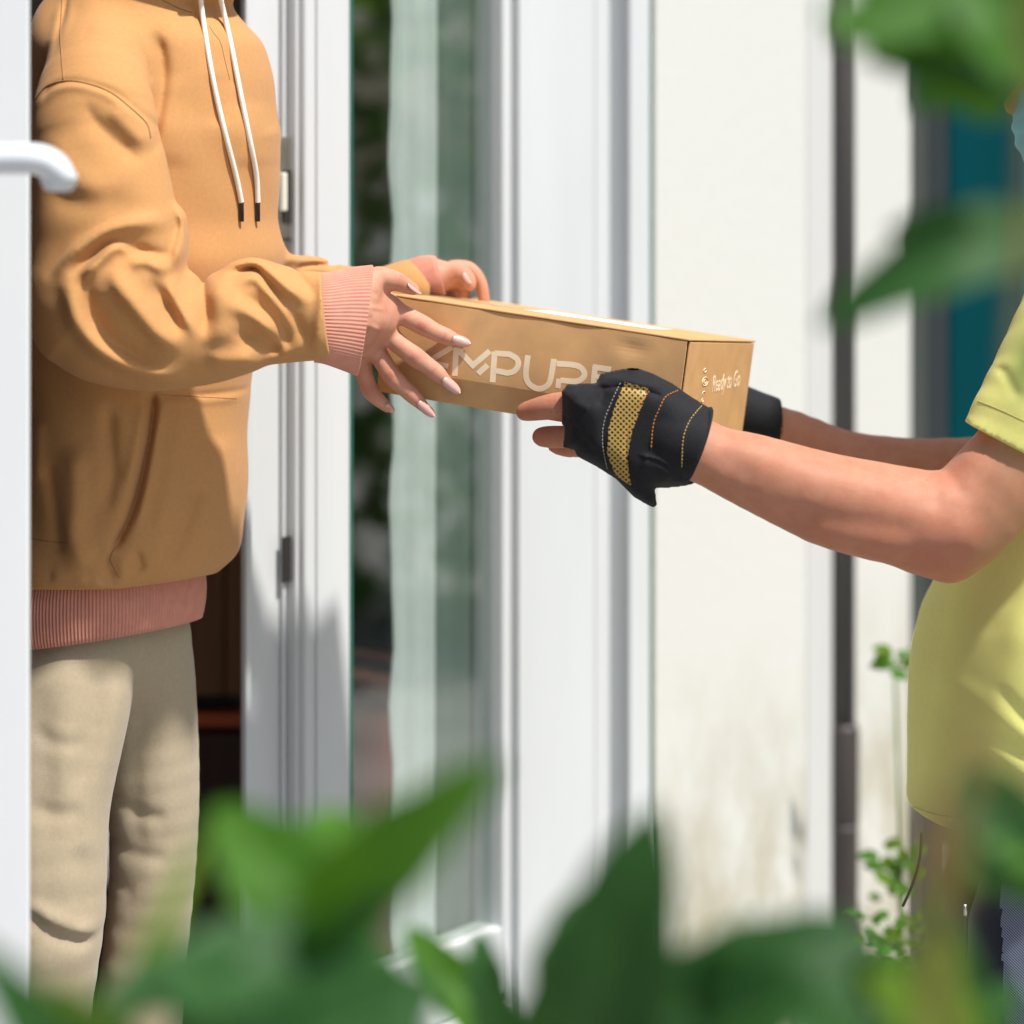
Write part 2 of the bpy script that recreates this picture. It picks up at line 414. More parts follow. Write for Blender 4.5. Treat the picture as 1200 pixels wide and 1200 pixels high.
# interior
def wood(name, c0, c1, rough=.5):
    a = M(name, c0, rough); f = a.noise(5, 6, (8, 8, .6)); a.l(a.ramp(f, .3, c0, .7, c1), a.b.inputs['Base Color']); a.bump(f, .15, .002); return a.m
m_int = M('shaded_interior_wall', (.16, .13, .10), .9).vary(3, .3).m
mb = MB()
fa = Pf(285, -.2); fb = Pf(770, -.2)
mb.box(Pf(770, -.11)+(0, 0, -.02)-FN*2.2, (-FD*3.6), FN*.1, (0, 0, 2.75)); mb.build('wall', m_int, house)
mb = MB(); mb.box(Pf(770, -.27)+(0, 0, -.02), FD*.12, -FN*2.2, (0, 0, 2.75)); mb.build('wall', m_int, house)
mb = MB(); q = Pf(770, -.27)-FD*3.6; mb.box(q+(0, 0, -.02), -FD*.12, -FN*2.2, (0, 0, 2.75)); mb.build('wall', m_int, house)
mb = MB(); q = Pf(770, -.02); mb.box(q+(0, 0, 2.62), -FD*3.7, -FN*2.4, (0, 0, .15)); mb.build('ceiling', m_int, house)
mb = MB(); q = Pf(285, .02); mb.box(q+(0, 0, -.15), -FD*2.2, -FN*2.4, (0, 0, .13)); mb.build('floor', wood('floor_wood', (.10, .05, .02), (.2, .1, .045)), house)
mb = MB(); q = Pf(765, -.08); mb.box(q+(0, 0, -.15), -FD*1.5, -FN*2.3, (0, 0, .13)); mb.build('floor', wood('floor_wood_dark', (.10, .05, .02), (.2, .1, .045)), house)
# brown cabinet behind the woman
def cabinet():
    Y = 4.15; t = thing('wooden_cabinet', 'brown wooden cabinet with an orange drawer front, in the dark room behind the woman', 'cabinet', tuple(W(235, 700, Y)*(1, 1, 0)))
    m1 = wood('brown_wood', (.16, .07, .025), (.26, .12, .045)); m2 = M('orange_lacquer', (.50, .09, .02), .4).vary(4, .1).m
    def b(n, px0, px1, py0, py1, y, th, m, bv=.004):
        a = W(px0, py1, y); c = W(px1, py0, y); mb = MB(); mb.box(a, (c[0]-a[0], 0, 0), (0, th, 0), (0, 0, c[2]-a[2])); return mb.build(n, m, t, bevel=bv)
    b('upper_door', 150, 262, 560, 815, Y, .03, m1); b('upper_door', 264, 300, 560, 815, Y, .03, m1)
    b('carcass', 140, 300, 540, 1235, Y+.05, .4, wood('dark_wood', (.03, .015, .01), (.06, .03, .018)))
    b('drawer_front', 150, 300, 836, 853, Y, .03, m2); b('lower_door', 150, 300, 858, 1225, Y+.01, .03, wood('dark_red_wood', (.035, .014, .012), (.06, .025, .02)))
    b('cabinet_top', 140, 300, 530, 545, Y-.02, .5, m1)
cabinet()
def shelf():
    Y = 4.2; t = thing('red_box', 'dark red storage box on the floor behind the window glass', 'box', tuple(W(440, 900, Y)*(1, 1, 0)))
    a = W(400, 1260, Y); c = W(458, 820, Y); mb = MB(); mb.box(a, (c[0]-a[0], 0, 0), (0, .3, 0), (0, 0, c[2]-a[2])); mb.build('crate_body', M('dark_red_paint', (.20, .035, .012), .5).vary(6, .3).m, t, bevel=.006)
    mb = MB(); mb.box(a+(-.01, -.01, c[2]-a[2]+.002), (c[0]-a[0]+.02, 0, 0), (0, .32, 0), (0, 0, .03)); mb.build('crate_lid', M('brown_paint', (.1, .04, .02), .5).m, t, bevel=.004)
shelf()
# curtain behind the glass, and a sheet coloured like the pane's reflection
def curtain(name, px0, px1, off, amp, n, mat, lab, rag=0):
    a = Pf(px0, off); b = Pf(px1, off); L = np.linalg.norm(b-a); N = 90; Z = np.linspace(.1, 2.5, 60); V = []
    for z in Z:
        for i in range(N):
            t = i/(N-1); w = amp*math.sin(t*n*2*math.pi+.4*math.sin(z*3))
            e = (rag*(math.sin(z*23)+.6*math.sin(z*41+1))*(1-t)**3)
            V.append(a+(b-a)*t+FN*w-FD*e+(0, 0, z))
    F = [(r*N+i, r*N+i+1, (r+1)*N+i+1, (r+1)*N+i) for r in range(len(Z)-1) for i in range(N-1)]
    o = pmesh(name, V, F, mat, None, True); sm = o.modifiers.new('solid', 'SOLIDIFY'); sm.thickness = .002
    return tag(o, lab, 'curtain')
curtain('curtain', 458, 512, -.063, .004, 2.5, cloth('white_voile', (.78, .82, .82), 300), 'narrow white curtain edge hanging behind the glass', .004)
curtain('sheet', 510, 592, -.06, .002, 3, cloth('grey_green_reflection', (.19, .24, .215), 300), 'grey green blind added behind the right of the pane, coloured as its reflection')  # added; its flat grey-green stands in for the stronger reflection in the glass

# drainpipe
def pipe():
    p = Pf(989, -.04); t = thing('drainpipe', 'dark grey drainpipe running down the white wall', 'drainpipe', tuple(p+(0, 0, -.2)))
    m1 = plastic('grey_pipe', (.08, .073, .07), .4, .2); r = 13.5*p[1]/3000
    mb = MB(); mb.tube([p+(0, 0, .38), p+(0, 0, 2.9)], r, 24); mb.build('pipe', m1, t, True)
    mb = MB(); mb.tube([p+(0, 0, -.2), p+(0, 0, -.19), p+(0, 0, .19), p+(0, 0, .20)], [r*1.25]*4, 24); mb.build('lower_pipe', plastic('brown_pipe', (.05, .04, .037), .45, .2), t, True)
    mb = MB(); mb.tube([p+(0, 0, .2), p+(0, 0, .21), p+(0, 0, .37), p+(0, 0, .38)], [r*1.25, r*1.3, r*1.3, r*1.05], 24); mb.build('collar', plastic('brown_collar', (.05, .04, .037), .45, .2), t, True)
pipe()
# teal shutter far right
def teal():
    Y = 5.9; t = thing('shutter', 'teal painted shutter beyond the house corner', 'shutter', tuple(W(1160, 500, Y)*(1, 1, 0)+(0, 0, -.2)))
    m1 = plastic('teal_paint', (.001, .12, .14), .85, .12); m2 = plastic('dark_teal_paint', (.001, .07, .085), .85, .1)
    x = W(1112, 0, Y)[0]
    for i in range(7):
        mb = MB(); mb.box((x, Y+(i % 2)*.012, -.2), (.165, 0, 0), (0, .04, 0), (0, 0, 3.2)); mb.build('board', m1 if i % 3 else m2, t, bevel=.006); x += .17
    mb = MB(); mb.box((x-.02, Y-.03, -.2), (.1, 0, 0), (0, .1, 0), (0, 0, 3.2)); mb.build('post', m_slate, t, bevel=.006)
teal()
# left door leaf with lever handle
def door():
    e = W(35, 600, 2.5); hinge = np.array((-1.32, 2.34, 0)); e[2] = 0
    t = thing('door', 'white open door leaf at the left edge with a curved white lever handle', 'door', tuple(hinge))
    d = (e-hinge); L = np.linalg.norm(d); d /= L; n = np.array((d[1], -d[0], 0))
    mb = MB(); mb.box(hinge+(0, 0, .0), d*L, -n*.045, (0, 0, 2.45)); mb.build('panel', m_white2, t, bevel=.003)
    Yh = 2.34; hm = plastic('white_lever', (.66, .69, .71), .3)
    P = [W(-70, 185, Yh+.07), W(-66, 185, Yh+.03), W(-50, 185, Yh), W(0, 186, Yh), W(36, 186, Yh), W(52, 189, Yh+.002), W(64, 197, Yh+.004), W(69, 209, Yh+.006), W(69, 222, Yh+.008)]
    mb = MB(); mb.tube(catmull(P, 5), [.0195]*36+[.0175, .0160, .0150, .0140, .0125], 20, True, .75); h = mb.build('door_handle', hm, t, True)
    ss = h.modifiers.new('b', 'BEVEL'); ss.width = .004; ss.segments = 3; ss.limit_method = 'ANGLE'
    mb = MB(); c = W(-68, 185, Yh+.075); mb.box(c+(-.02, 0, -.11), (.04, 0, 0), (0, .012, 0), (0, 0, .22)); mb.build('rose', hm, t, bevel=.004)
door()

# ================================================================== WOMAN
YAW = R(-38)                            # facing direction turned from +x towards the camera
woman = thing('person', 'person in tan hoodie and cream linen trousers standing in the doorway, holding the box', 'person', (-.45, 3.04, 0))
# --- body
ZT = 1.62
def face_head(g, c, yaw, s=1.0):
    f = np.array((math.cos(yaw), math.sin(yaw), 0)); sd = np.array((-f[1], f[0], 0)); c = np.asarray(c)
    ellip(g, c+(0, 0, .02), (.095*s, .076*s, .115*s), 0, yaw)
    ellip(g, c+f*.03*s-(0, 0, .055*s), (.06*s, .055*s, .065*s), .03, yaw)
    chain(g, [np.append(c+f*.088*s+(0, 0, .012), .008), np.append(c+f*.112*s-(0, 0, .022), .013)], kin=.012)
    for q in (-1, 1):
        ellip(g, c+sd*q*.075*s-(0, 0, .005), (.016, .010, .030), .006, yaw)
        chain(g, [np.append(c+f*.085*s+sd*q*.018+(0, 0, .03), .007), np.append(c+f*.075*s+sd*q*.045+(0, 0, .032), .007)], kin=.012)
    chain(g, [np.append(c+f*.094*s-sd*.018-(0, 0, .055), .007), np.append(c+f*.094*s+sd*.018-(0, 0, .055), .007)], kin=.006)

gx = axis((-.66, .014), (-.19, .0013), (-.038, .006), .0)
gy = axis((2.72, .014), (2.90, .0013), (3.03, .008), (3.14, .0014), (3.27, .014), 3.40)
gz = axis((-.02, .016), (1.09, .0013), (1.31, .014), 1.94)
g = Grid(gx, gy, gz)
tc = W(170, 0, 3.05)[0]
def V4(x, y, z, r): return np.array((x, y, z, r))
chain(g, [V4(-.48, 3.05, .92, .06), V4(-.45, 3.05, 1.15, .085), V4(-.44, 3.05, 1.42, .10)], .04)
chain(g, [V4(-.43, 3.05, 1.42, .09), V4(-.44, 3.05, 1.62, .052), V4(-.43, 3.04, 1.70, .05)], .03, kin=.04)
face_head(g, (-.42, 3.03, 1.765), YAW)
for lx, ly in ((-.535, 3.0), (-.447, 3.11)):
    chain(g, [V4(lx, ly, .84, .040), V4(lx, ly, .48, .034), V4(lx, ly, .10, .03), V4(lx, ly, .04, .03)], .03, kin=.03)
    chain(g, [V4(lx-.03, ly, .035, .03), V4(lx+.10, ly-.05, .02, .025), V4(lx+.15, ly-.08, .012, .017)], .01, kin=.02)
# arms
chain(g, pixchain([(110, 110, 2.92, 50), (115, 330, 2.87, 42), (130, 380, 2.86, 38), (380, 372, 2.90, 27), (412, 370, 2.935, 26), (432, 372, 2.96, 24), (446, 379, 2.978, 16)]), .01, kin=.03)
chain(g, pixchain([(412, 350, 2.945, 18), (434, 346, 2.965, 15), (450, 357, 2.98, 12)]), .01, kin=.02)
chain(g, pixchain([(410, 385, 2.945, 22), (424, 400, 2.975, 17), (432, 406, 2.99, 12)]), .01, kin=.02)
chain(g, pixchain([(250, 90, 3.15, 35), (275, 330, 3.19, 36), (470, 338, 3.2, 24), (505, 324, 3.2, 20)]), .01, kin=.03)
# box frame (needed by the fingers)
TH, RO = R(21), R(6.6)
bex = np.array((math.cos(TH)*math.cos(RO), -math.sin(TH)*math.cos(RO), -math.sin(RO)))
bey = np.array((math.sin(TH), math.cos(TH), -.085)); bey -= bex*bey.dot(bex); bey /= np.linalg.norm(bey)
bez = np.cross(bex, bey); BTR = W(808, 397, 2.90)
def faceY(px):                          # depth of the box front where the photograph shows px
    d = W(px, 420, 1)-np.array((0, 0, CAMZ)); o = np.array((0, 0, CAMZ)); return float((BTR-o).dot(bey)/d.dot(bey))
BL = .374; BD = .285; BH = .118
def fpt(px, py, off):                   # near the box front, lifted off it towards the camera
    d = W(px, py, 1)-np.array((0, 0, CAMZ)); o = np.array((0, 0, CAMZ)); t = (BTR-o).dot(bey)/d.dot(bey)
    return o+d*t*(1-off/ (t))
def fing(L): return [np.append(fpt(a, b, o), r*1.07*2.97/3000) for a, b, o, r in L]
base = g.F.copy()
# palm of the near hand
chain(g, fing([(420, 370, .040, 25), (438, 372, .040, 24)]), .02, kin=.02)
chain(g, fing([(424, 352, .040, 18), (452, 360, .034, 13.5)]), .02, kin=.014)
chain(g, fing([(420, 368, .040, 20), (445, 382, .035, 13)]), .02, kin=.014)
chain(g, fing([(424, 346, .040, 17), (436, 346, .034, 13), (448, 352, .028, 10)]), .02, kin=.012)
chain(g, fing([(418, 385, .038, 19), (434, 402, .030, 12)]), .02, kin=.014)
chain(g, fing([(414, 400, .034, 17), (423, 424, .024, 10)]), .02, kin=.014)
palm = g.F.copy()
IDX = [(452, 360, .034, 13.5), (474, 370, .032, 10.5), (495, 381, .026, 10.3), (510, 389, .019, 8.7), (524, 395, .013, 8.4), (536, 399.5, .0075, 5.4), (540, 400.5, .0068, 4.2)]
MID = [(445, 384, .035, 12.5), (466, 402, .034, 10.2), (486, 418, .030, 10.4), (499, 427, .023, 8.8), (512, 437, .016, 8.4), (522, 447, .0085, 5.8), (526, 451, .007, 4.4)]
RNG = [(434, 403, .031, 12), (447, 421, .031, 9.8), (459, 440, .028, 10), (471, 452, .022, 8.5), (483, 463, .016, 8.2), (494, 474, .0085, 5.6), (497, 477, .007, 4.4)]
PNK = [(423, 424, .025, 10), (428, 441, .024, 8.5), (434, 458, .02, 8.4), (442, 467, .016, 7), (450, 474, .010, 5.6), (455, 478, .008, 4.6)]
for fn in (IDX, MID, RNG, PNK): chain(g, fing(fn), .004, kin=.007, F0=palm, pad=.012)
def thumbpts(L): return [np.append(W(a, b, Y), r*Y/3000) for a, b, Y, r in L]
THB = [(426, 345, 2.94, 17), (440, 326, 2.955, 12.5), (455, 327, 2.965, 11.5), (468, 331, 2.975, 9.8), (480, 337, 2.985, 7.2), (486, 340, 2.988, 5)]
chain(g, thumbpts(THB), .006, kin=.010, F0=palm, pad=.012)
# far hand, thumb and first finger over the back edge
chain(g, pixchain([(505, 324, 3.21, 17), (528, 325, 3.21, 14), (538, 328, 3.215, 12)]), .01, kin=.015)
b2 = g.F.copy()
chain(g, pixchain([(530, 316, 3.23, 11), (548, 315, 3.235, 8.5), (560, 326, 3.235, 7.5), (566, 342, 3.235, 6.5), (568, 362, 3.235, 6)]), .005, kin=.008, F0=b2, pad=.012)
chain(g, pixchain([(525, 322, 3.20, 13), (539, 320, 3.195, 10), (548, 328, 3.19, 8.5), (551, 335, 3.188, 6)]), .005, kin=.008, F0=b2, pad=.012)
for dx, dp in ((-8, 10), (-18, 18), (-28, 26)):
    chain(g, pixchain([(535+dx, 325, 3.235, 9), (550+dx, 338+dp*.3, 3.245, 8), (556+dx, 370+dp, 3.245, 7), (552+dx, 385+dp, 3.24, 5.5)]), .005, kin=.008, F0=b2, pad=.012)
BDp = strokes(g, [([(414,350),(434,356),(454,363)], 2.6, 1.1), ([(414,368),(432,376),(448,387)], 2.6, 1.3), ([(412,384),(424,394),(436,406)], 2.4, 1.1), ([(420,362),(440,371)], 2.6, -.8), ([(418,380),(434,390)], 2.6, -.8),
    ([(490,377),(499,385)], 4, .5), ([(483,414),(489,421)], 4, .5), ([(455,436),(461,443)], 4, .5), ([(424,336),(446,344)], 3, -.8)], 2.96, (0, 0), 1)
g.F = apply_disp(g.F, g, BDp, 3.0, 3.03)
bodyw, Vb, Qb = sdfobj('body', g, m_skinw, woman, 1)
del base, palm, b2
Tb0 = bvh(Vb, Qb)
def crease(cx, cy, ang, w, T, n=7):
    return [(onsurf(T, cx+math.cos(ang)*w*t, cy+math.sin(ang)*w*t), .0012, .75) for t in np.linspace(-1, 1, n)]
FL = []
for (cx, cy, dx, dy) in ((495, 381, .9, .42), (486, 418, .8, .6), (458, 440, .75, .66), (433, 457, .6, .8)):
    an = math.atan2(dy, dx)+math.pi/2; FL.append((onsurf(Tb0, cx, cy), .009, .50))
    for off in (-3.2, 0, 3): FL += crease(cx+dx*off, cy+dy*off, an, 5, Tb0)
for (cx, cy, dx, dy) in ((521, 394, .9, .35), (509, 434, .75, .65), (480, 459, .75, .66)):
    FL += crease(cx, cy, math.atan2(dy, dx)+math.pi/2, 4.5, Tb0); FL.append((onsurf(Tb0, cx, cy), .005, .3))
for cx, cy in ((452, 362), (446, 386), (434, 404), (470, 333), (545, 318), (530, 318), (500, 479), (530, 452), (548, 325)): FL.append((onsurf(Tb0, cx, cy), .009, .42))
FL += crease(468, 328, 1.9, 5, Tb0)
flush(bodyw, Vb, FL)
# knuckle creases and small forms come from the skin relief; nails
def nail(parent, root, tip, wpx, up, mat=m_nail, name='fingernail'):
    root, tip, up = map(lambda a: np.asarray(a, float), (root, tip, up)); d = tip-root; L = np.linalg.norm(d); d /= L
    up = up-d*up.dot(d); up /= np.linalg.norm(up); s = np.cross(d, up); w = wpx/1000/2; V = []; n, m = 14, 9
    for i in range(n):
        t = i/(n-1)
        ww = w*(min(1, .55+2.2*t) if t < .45 else 1)*(1 if t < .45 else math.sqrt(max(0, 1-((t-.45)/.55)**2.1)))
        ww = max(ww, .0002)
        for j in range(m):
            a = (j/(m-1)-.5)*2
            V.append(root+d*L*t+s*ww*a+up*(.0012-.55*w*(a*a)*(ww/w)-.0022*t*t))
    F = [(i*m+j, i*m+j+1, (i+1)*m+j+1, (i+1)*m+j) for i in range(n-1) for j in range(m-1)]
    o = pmesh(name, V, F, mat, parent, True); q = o.modifiers.new('s', 'SOLIDIFY'); q.thickness = .0008; return o
Tb = bvh(Vb, Qb)
for (r, t, w) in (((530, 396), (552, 403), 12.5), ((519, 444), (539.5, 461), 12.5), ((490, 471), (510, 488.5), 12)):
    a = onsurf(Tb, r[0], r[1], .0006)
    if a is None: a = fpt(r[0], r[1], .016)
    nail(bodyw, a, fpt(t[0], t[1], .0095), w, -bey*1.0+np.array((.1, 0, .25)))
nail(bodyw, onsurf(Tb, 452, 474, .0) if onsurf(Tb, 452, 474) is not None else fpt(452, 474, .012), fpt(462, 484, .006), 9, -bey+np.array((0, 0, .2)))
a = onsurf(Tb, 477, 332, .0002)
nail(bodyw, a if a is not None else W(477, 332, 2.985), W(495, 343, 2.984), 12, (0.35, -.35, 1))
a = onsurf(Tb, 543, 320, .0)
nail(bodyw, a if a is not None else W(543, 320, 3.19), W(552, 332, 3.178), 9.5, (.2, -1, .5))

# --- hair
g = Grid(axis((-.62, .006), -.28), axis((2.86, .006), 3.2), axis((1.50, .006), 1.94))
hf = np.array((math.cos(YAW), math.sin(YAW), 0)); hc = np.array((-.42, 3.03, 1.765))
ellip(g, hc-hf*.018+(0, 0, .03), (.108, .09, .118), 0, YAW)
chain(g, [np.append(hc-hf*.07, .075), np.append(hc-hf*.09-(0, 0, .12), .05), np.append(hc-hf*.10-(0, 0, .2), .03)], .03, kin=.03)
r_, X, Y_, Z = g.sl((-9, -9, -9), (9, 9, 9)); cut = .055-((X-hc[0])*-hf[0]+(Y_-hc[1])*-hf[1])-.105+0*Z
facec = np.sqrt(((X-hc[0]-hf[0]*.09)/.07)**2+((Y_-hc[1]-hf[1]*.09)/.07)**2+((Z-hc[2]+.02)/.085)**2)
g.F = np.maximum(g.F, ((1-facec)*.07).astype(np.float32))
sdfobj('hair', g, m_hair, woman, 2)

# --- hoodie: torso and both sleeves
A_, B_ = .17, .13
g = Grid(axis((-.66, .006), (-.60, .002), (-.155, .004), -.10), axis((2.735, .002), (2.98, .005), 3.36), axis((.90, .002), (1.62, .004), 1.70))
X, Y_, Z = g.x[:, None, None], g.y[None, :, None], g.z[None, None, :]
sil = [(-60, 92, 228), (-30, 78, 240), (0, 58, 262), (25, 45, 284), (47, 38, 306), (70, 36, 312), (92, 36, 317), (130, 36, 321), (153, 36, 327), (183, 36, 325), (260, 36, 322), (300, 36, 331), (345, 36, 325), (440, 38, 293), (520, 36, 286), (600, 34, 285), (640, 12, 281), (660, 0, 275), (676, 0, 250), (700, 4, 238), (720, 4, 236)]
tab = []
for py, l, r in sil:
    Y0 = 3.05; z = W(0, py, Y0)[2]; xl, xr = W(l, 0, Y0)[0], W(r, 0, Y0)[0]; tab.append((z, (xl+xr)/2, Y0, (xr-xl)/2/.147))
torso = loft(X, Y_, Z, tab, A_, B_, YAW)
TD = strokes(g, [
    ([(870,180),(930,350),(950,600),(905,900),(885,1080)], 9, -13), ([(860,250),(905,480),(912,700),(895,950)], 5, 5),
    ([(1010,1200),(1030,800),(1000,500)], 26, 3), ([(480,180),(430,330),(370,430)], 7, -5), ([(700,330),(790,480)], 6, -5), ([(750,200),(830,400),(880,600)], 4, -4),
    ([(610,300),(640,520)], 9, 4), ([(258,-60),(245,250),(265,560)], 1.6, -5, 'v'), ([(300,-20),(300,560)], 5, 2), ([(215,0),(205,250),(225,520)], 6, 2.5),
    ([(960,0),(1080,60),(1180,85)], 1.4, -4, 'v'), ([(960,-20),(1080,35),(1180,60)], 3, 2), ([(1300,500),(1330,900)], 14, -2), ([(1500,700),(1540,1200)], 20, 2.5)], 2.92, (30, 0), 6)
TD += strokes(g, [([(240,0),(300,170),(330,60)], 1, -1), ([(290,180),(300,230),(350,300),(380,420),(420,600)], 1.3, -2.5, 'v'),
    ([(640,880),(700,1000),(730,1180)], 12, 3)], 2.93, (200, 0), 6)
TD += strokes(g, [([(555,90),(532,300),(492,500),(450,640),(388,765)], 3.4, -26, 'v'), ([(595,120),(565,300),(530,500),(480,700)], 5, 5), ([(525,120),(490,320),(445,520)], 7, 5),
    ([(230,300),(240,550),(232,700),(300,850)], 15, 11), ([(380,120),(375,300),(385,450),(350,620)], 9, -8), ([(110,380),(150,640),(170,800)], 9, -6), ([(60,200),(60,500)], 10, 4),
    ([(580,118),(750,128),(920,135)], 1.6, -4, 'v'), ([(600,150),(900,165)], 4, 2), ([(380,768),(362,820),(400,905)], 1.6, -4, 'v'),
    ([(482,765),(505,865)], 5, -7), ([(430,780),(440,880)], 6, 4), ([(20,730),(110,745),(190,750)], 1.6, -3, 'v'), ([(330,900),(380,845),(300,760)], 8, -4),
    ([(720,500),(660,700),(610,850)], 10, -7), ([(800,300),(780,600),(740,800)], 16, 5), ([(640,250),(620,500),(560,720)], 9, 3), ([(130,860),(300,880)], 8, 4)], 2.95, (30, 430), 3.637)
nz = (np.sin(X*47+1)*np.sin(Z*29+X*20)*.0012+np.sin(X*90+Z*60)*.0006).astype(np.float32)
torso = apply_disp(torso, g, soften(TD*.85, 2), 3.02, 3.12)-nz
# hood lying on the shoulders / round the neck
hood = None
hn = np.array((-.425, 3.045)); 
rr = np.sqrt((X-hn[0])**2+(Y_-hn[1])**2)
hood = np.sqrt((rr-.085)**2+((Z-1.655)*.7)**2)-.036
hood = hood.astype(np.float32)
torso = smin(torso, hood, .02)
# near sleeve
sl = Grid(g.x, g.y, g.z)
chain(sl, pixchain([(112, 85, 2.915, 56), (110, 135, 2.875, 72), (117, 205, 2.86, 79), (122, 270, 2.855, 87), (126, 350, 2.85, 92)]), .02, sy=1.12)
chain(sl, pixchain([(126, 352, 2.85, 93), (165, 386, 2.85, 72), (205, 388, 2.855, 67), (250, 384, 2.865, 63), (300, 370, 2.875, 59), (340, 369, 2.885, 55), (376, 371, 2.893, 50)]), .02, sy=1.12, kin=.02)
WS = 1.1; TPR = 3.2
SDp = strokes(g, [
    ([(60,325),(76,308),(97,288),(125,270),(160,260),(203,262)], 10, 11), ([(52,330),(75,298),(105,272),(140,256),(190,246)], 8, -8, 'c'),
    ([(84,324),(108,302),(134,283),(160,292),(185,298),(203,296)], 7, -13, 'c'), ([(96,330),(118,306),(138,288),(152,292),(157,306)], 6.5, 11),
    ([(196,232),(210,258),(209,290),(199,322)], 6.5, 8), ([(150,312),(168,305),(182,310),(198,322)], 6, 6),
    ([(70,306),(88,340),(99,378),(128,412),(172,434),(225,444)], 11, 12), ([(122,318),(108,338),(112,366),(132,396),(166,422),(210,438)], 13, -15, 'c'),
    ([(134,306),(146,332),(168,362),(190,392),(216,414)], 10, 13), ([(176,322),(186,344),(204,372),(212,398)], 8, -9, 'c'), ([(196,322),(204,350),(222,380),(232,398)], 6.5, 7),
    ([(226,318),(233,345),(239,372),(240,400)], 8, -13, 'c'), ([(238,322),(256,345),(262,380),(248,415)], 15, 9),
    ([(243,320),(268,312),(292,310),(312,322),(336,342),(366,362)], 7.5, 11), ([(258,326),(292,320),(312,338),(330,362),(346,388),(354,416)], 7, -16, 'c'),
    ([(262,338),(293,326),(312,344),(330,366),(346,398)], 7, 11), ([(276,342),(300,362),(318,380),(330,398),(336,420)], 8, -16, 'c'),
    ([(258,352),(288,366),(310,384),(324,404)], 9, 11), ([(268,392),(294,396),(312,408),(326,424)], 9, -15, 'c'), ([(236,420),(270,424),(306,424)], 11, 7),
    ([(374,312),(376,350),(370,395),(367,432)], 7, 8), ([(330,318),(350,334),(366,352)], 6, -6, 'c'),
    ([(96,112),(108,140),(134,166),(170,196)], 13, -9, 'c'), ([(122,120),(150,148),(178,178)], 11, 5), ([(60,150),(80,200),(140,232)], 16, 4), ([(45,220),(100,238),(170,232)], 14, -3)], 2.80, (0, 0), 1)
TPR = 5; SDp += strokes(g, [([(70,700),(150,605),(290,568),(450,592),(600,652),(740,762),(850,870),(882,980),(886,1070)], 1.8, -4, 'v'), ([(90,730),(170,640),(290,605),(450,630),(590,690),(720,800),(830,910),(850,1010)], 4, 2)], 2.80, (30, 0), 6)
WS = 1.0; SDp = soften(SDp*1.4, 2); SDp = .021*np.tanh(SDp/.021)
sF = apply_disp(sl.F, g, SDp, 2.87, 2.95)
# keep the sleeve end open towards the cuff
sF = np.maximum(sF, (X-W(384, 0, 2.89)[0])+(Z-1.23)*.1)
# far sleeve
fs = Grid(g.x, g.y, g.z)
chain(fs, pixchain([(245, 85, 3.15, 45), (262, 200, 3.17, 52), (268, 310, 3.19, 52), (320, 354, 3.20, 46), (400, 362, 3.2, 46), (440, 358, 3.2, 42), (480, 338, 3.2, 34)]), .02)
chain(fs, pixchain([(308, 290, 3.08, 12), (338, 314, 3.12, 14), (372, 318, 3.17, 14), (420, 338, 3.19, 20)]), .01, kin=.015)
FSD = strokes(g, [([(690,150),(740,120),(800,130)], 4, -12), ([(700,185),(830,140),(980,150),(1120,190)], 5, 4), ([(850,215),(1000,190),(1180,215)], 3, -4)], 3.12, (200, 280), 6)
fF = apply_disp(fs.F, g, FSD, 3.2, 3.3)
torso = smin(torso, fF, .012)
top = np.clip((Z-1.49)/.06, 0, 1)       # soft join only over the shoulder, hard fold below
F1 = smin(torso, sF, .03); F2 = smin(torso, sF, .003)
g.F = (F1*top+F2*(1-top)).astype(np.float32)
g.F = np.maximum(g.F, (.916+.11*(2.99-Y_)+.10*np.maximum(0, X+.45)-Z))
hoodie, Vh, Qh = sdfobj('hoodie', g, m_hoodie, woman, 2)
del F1, F2, fF, sF, torso
Th = bvh(Vh, Qh)
m_seam = cloth('seam_thread_shade', (.34, .18, .065), 600, .1)  # thread colour darkened to include the shade of the seam groove
def seam(P, org, sc, T, r=.0007, parent=hoodie, mat=None):
    pts = [onsurf(T, org[0]+a/sc, org[1]+b/sc, .0001) for a, b in [tuple(p) for p in catmull([np.array(q, float) for q in P], 14)]]
    pts = [p for p in pts if p is not None]; out = [[]]
    for p in pts:
        if out[-1] and np.linalg.norm(p-out[-1][-1]) > .02: out.append([])
        out[-1].append(p)
    mb = MB()
    for q in out:
        if len(q) > 3: mb.tube(q, r, 6)
    if mb.V: mb.build('seam', mat or m_seam, parent, True)
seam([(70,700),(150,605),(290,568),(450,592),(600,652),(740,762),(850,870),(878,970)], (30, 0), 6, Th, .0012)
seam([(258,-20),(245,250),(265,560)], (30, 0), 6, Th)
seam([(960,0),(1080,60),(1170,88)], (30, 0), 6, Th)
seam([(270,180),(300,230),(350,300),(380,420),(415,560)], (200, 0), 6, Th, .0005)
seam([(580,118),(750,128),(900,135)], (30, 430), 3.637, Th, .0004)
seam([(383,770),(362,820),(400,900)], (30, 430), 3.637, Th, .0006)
seam([(20,730),(110,745),(185,750)], (30, 430), 3.637, Th, .0005)
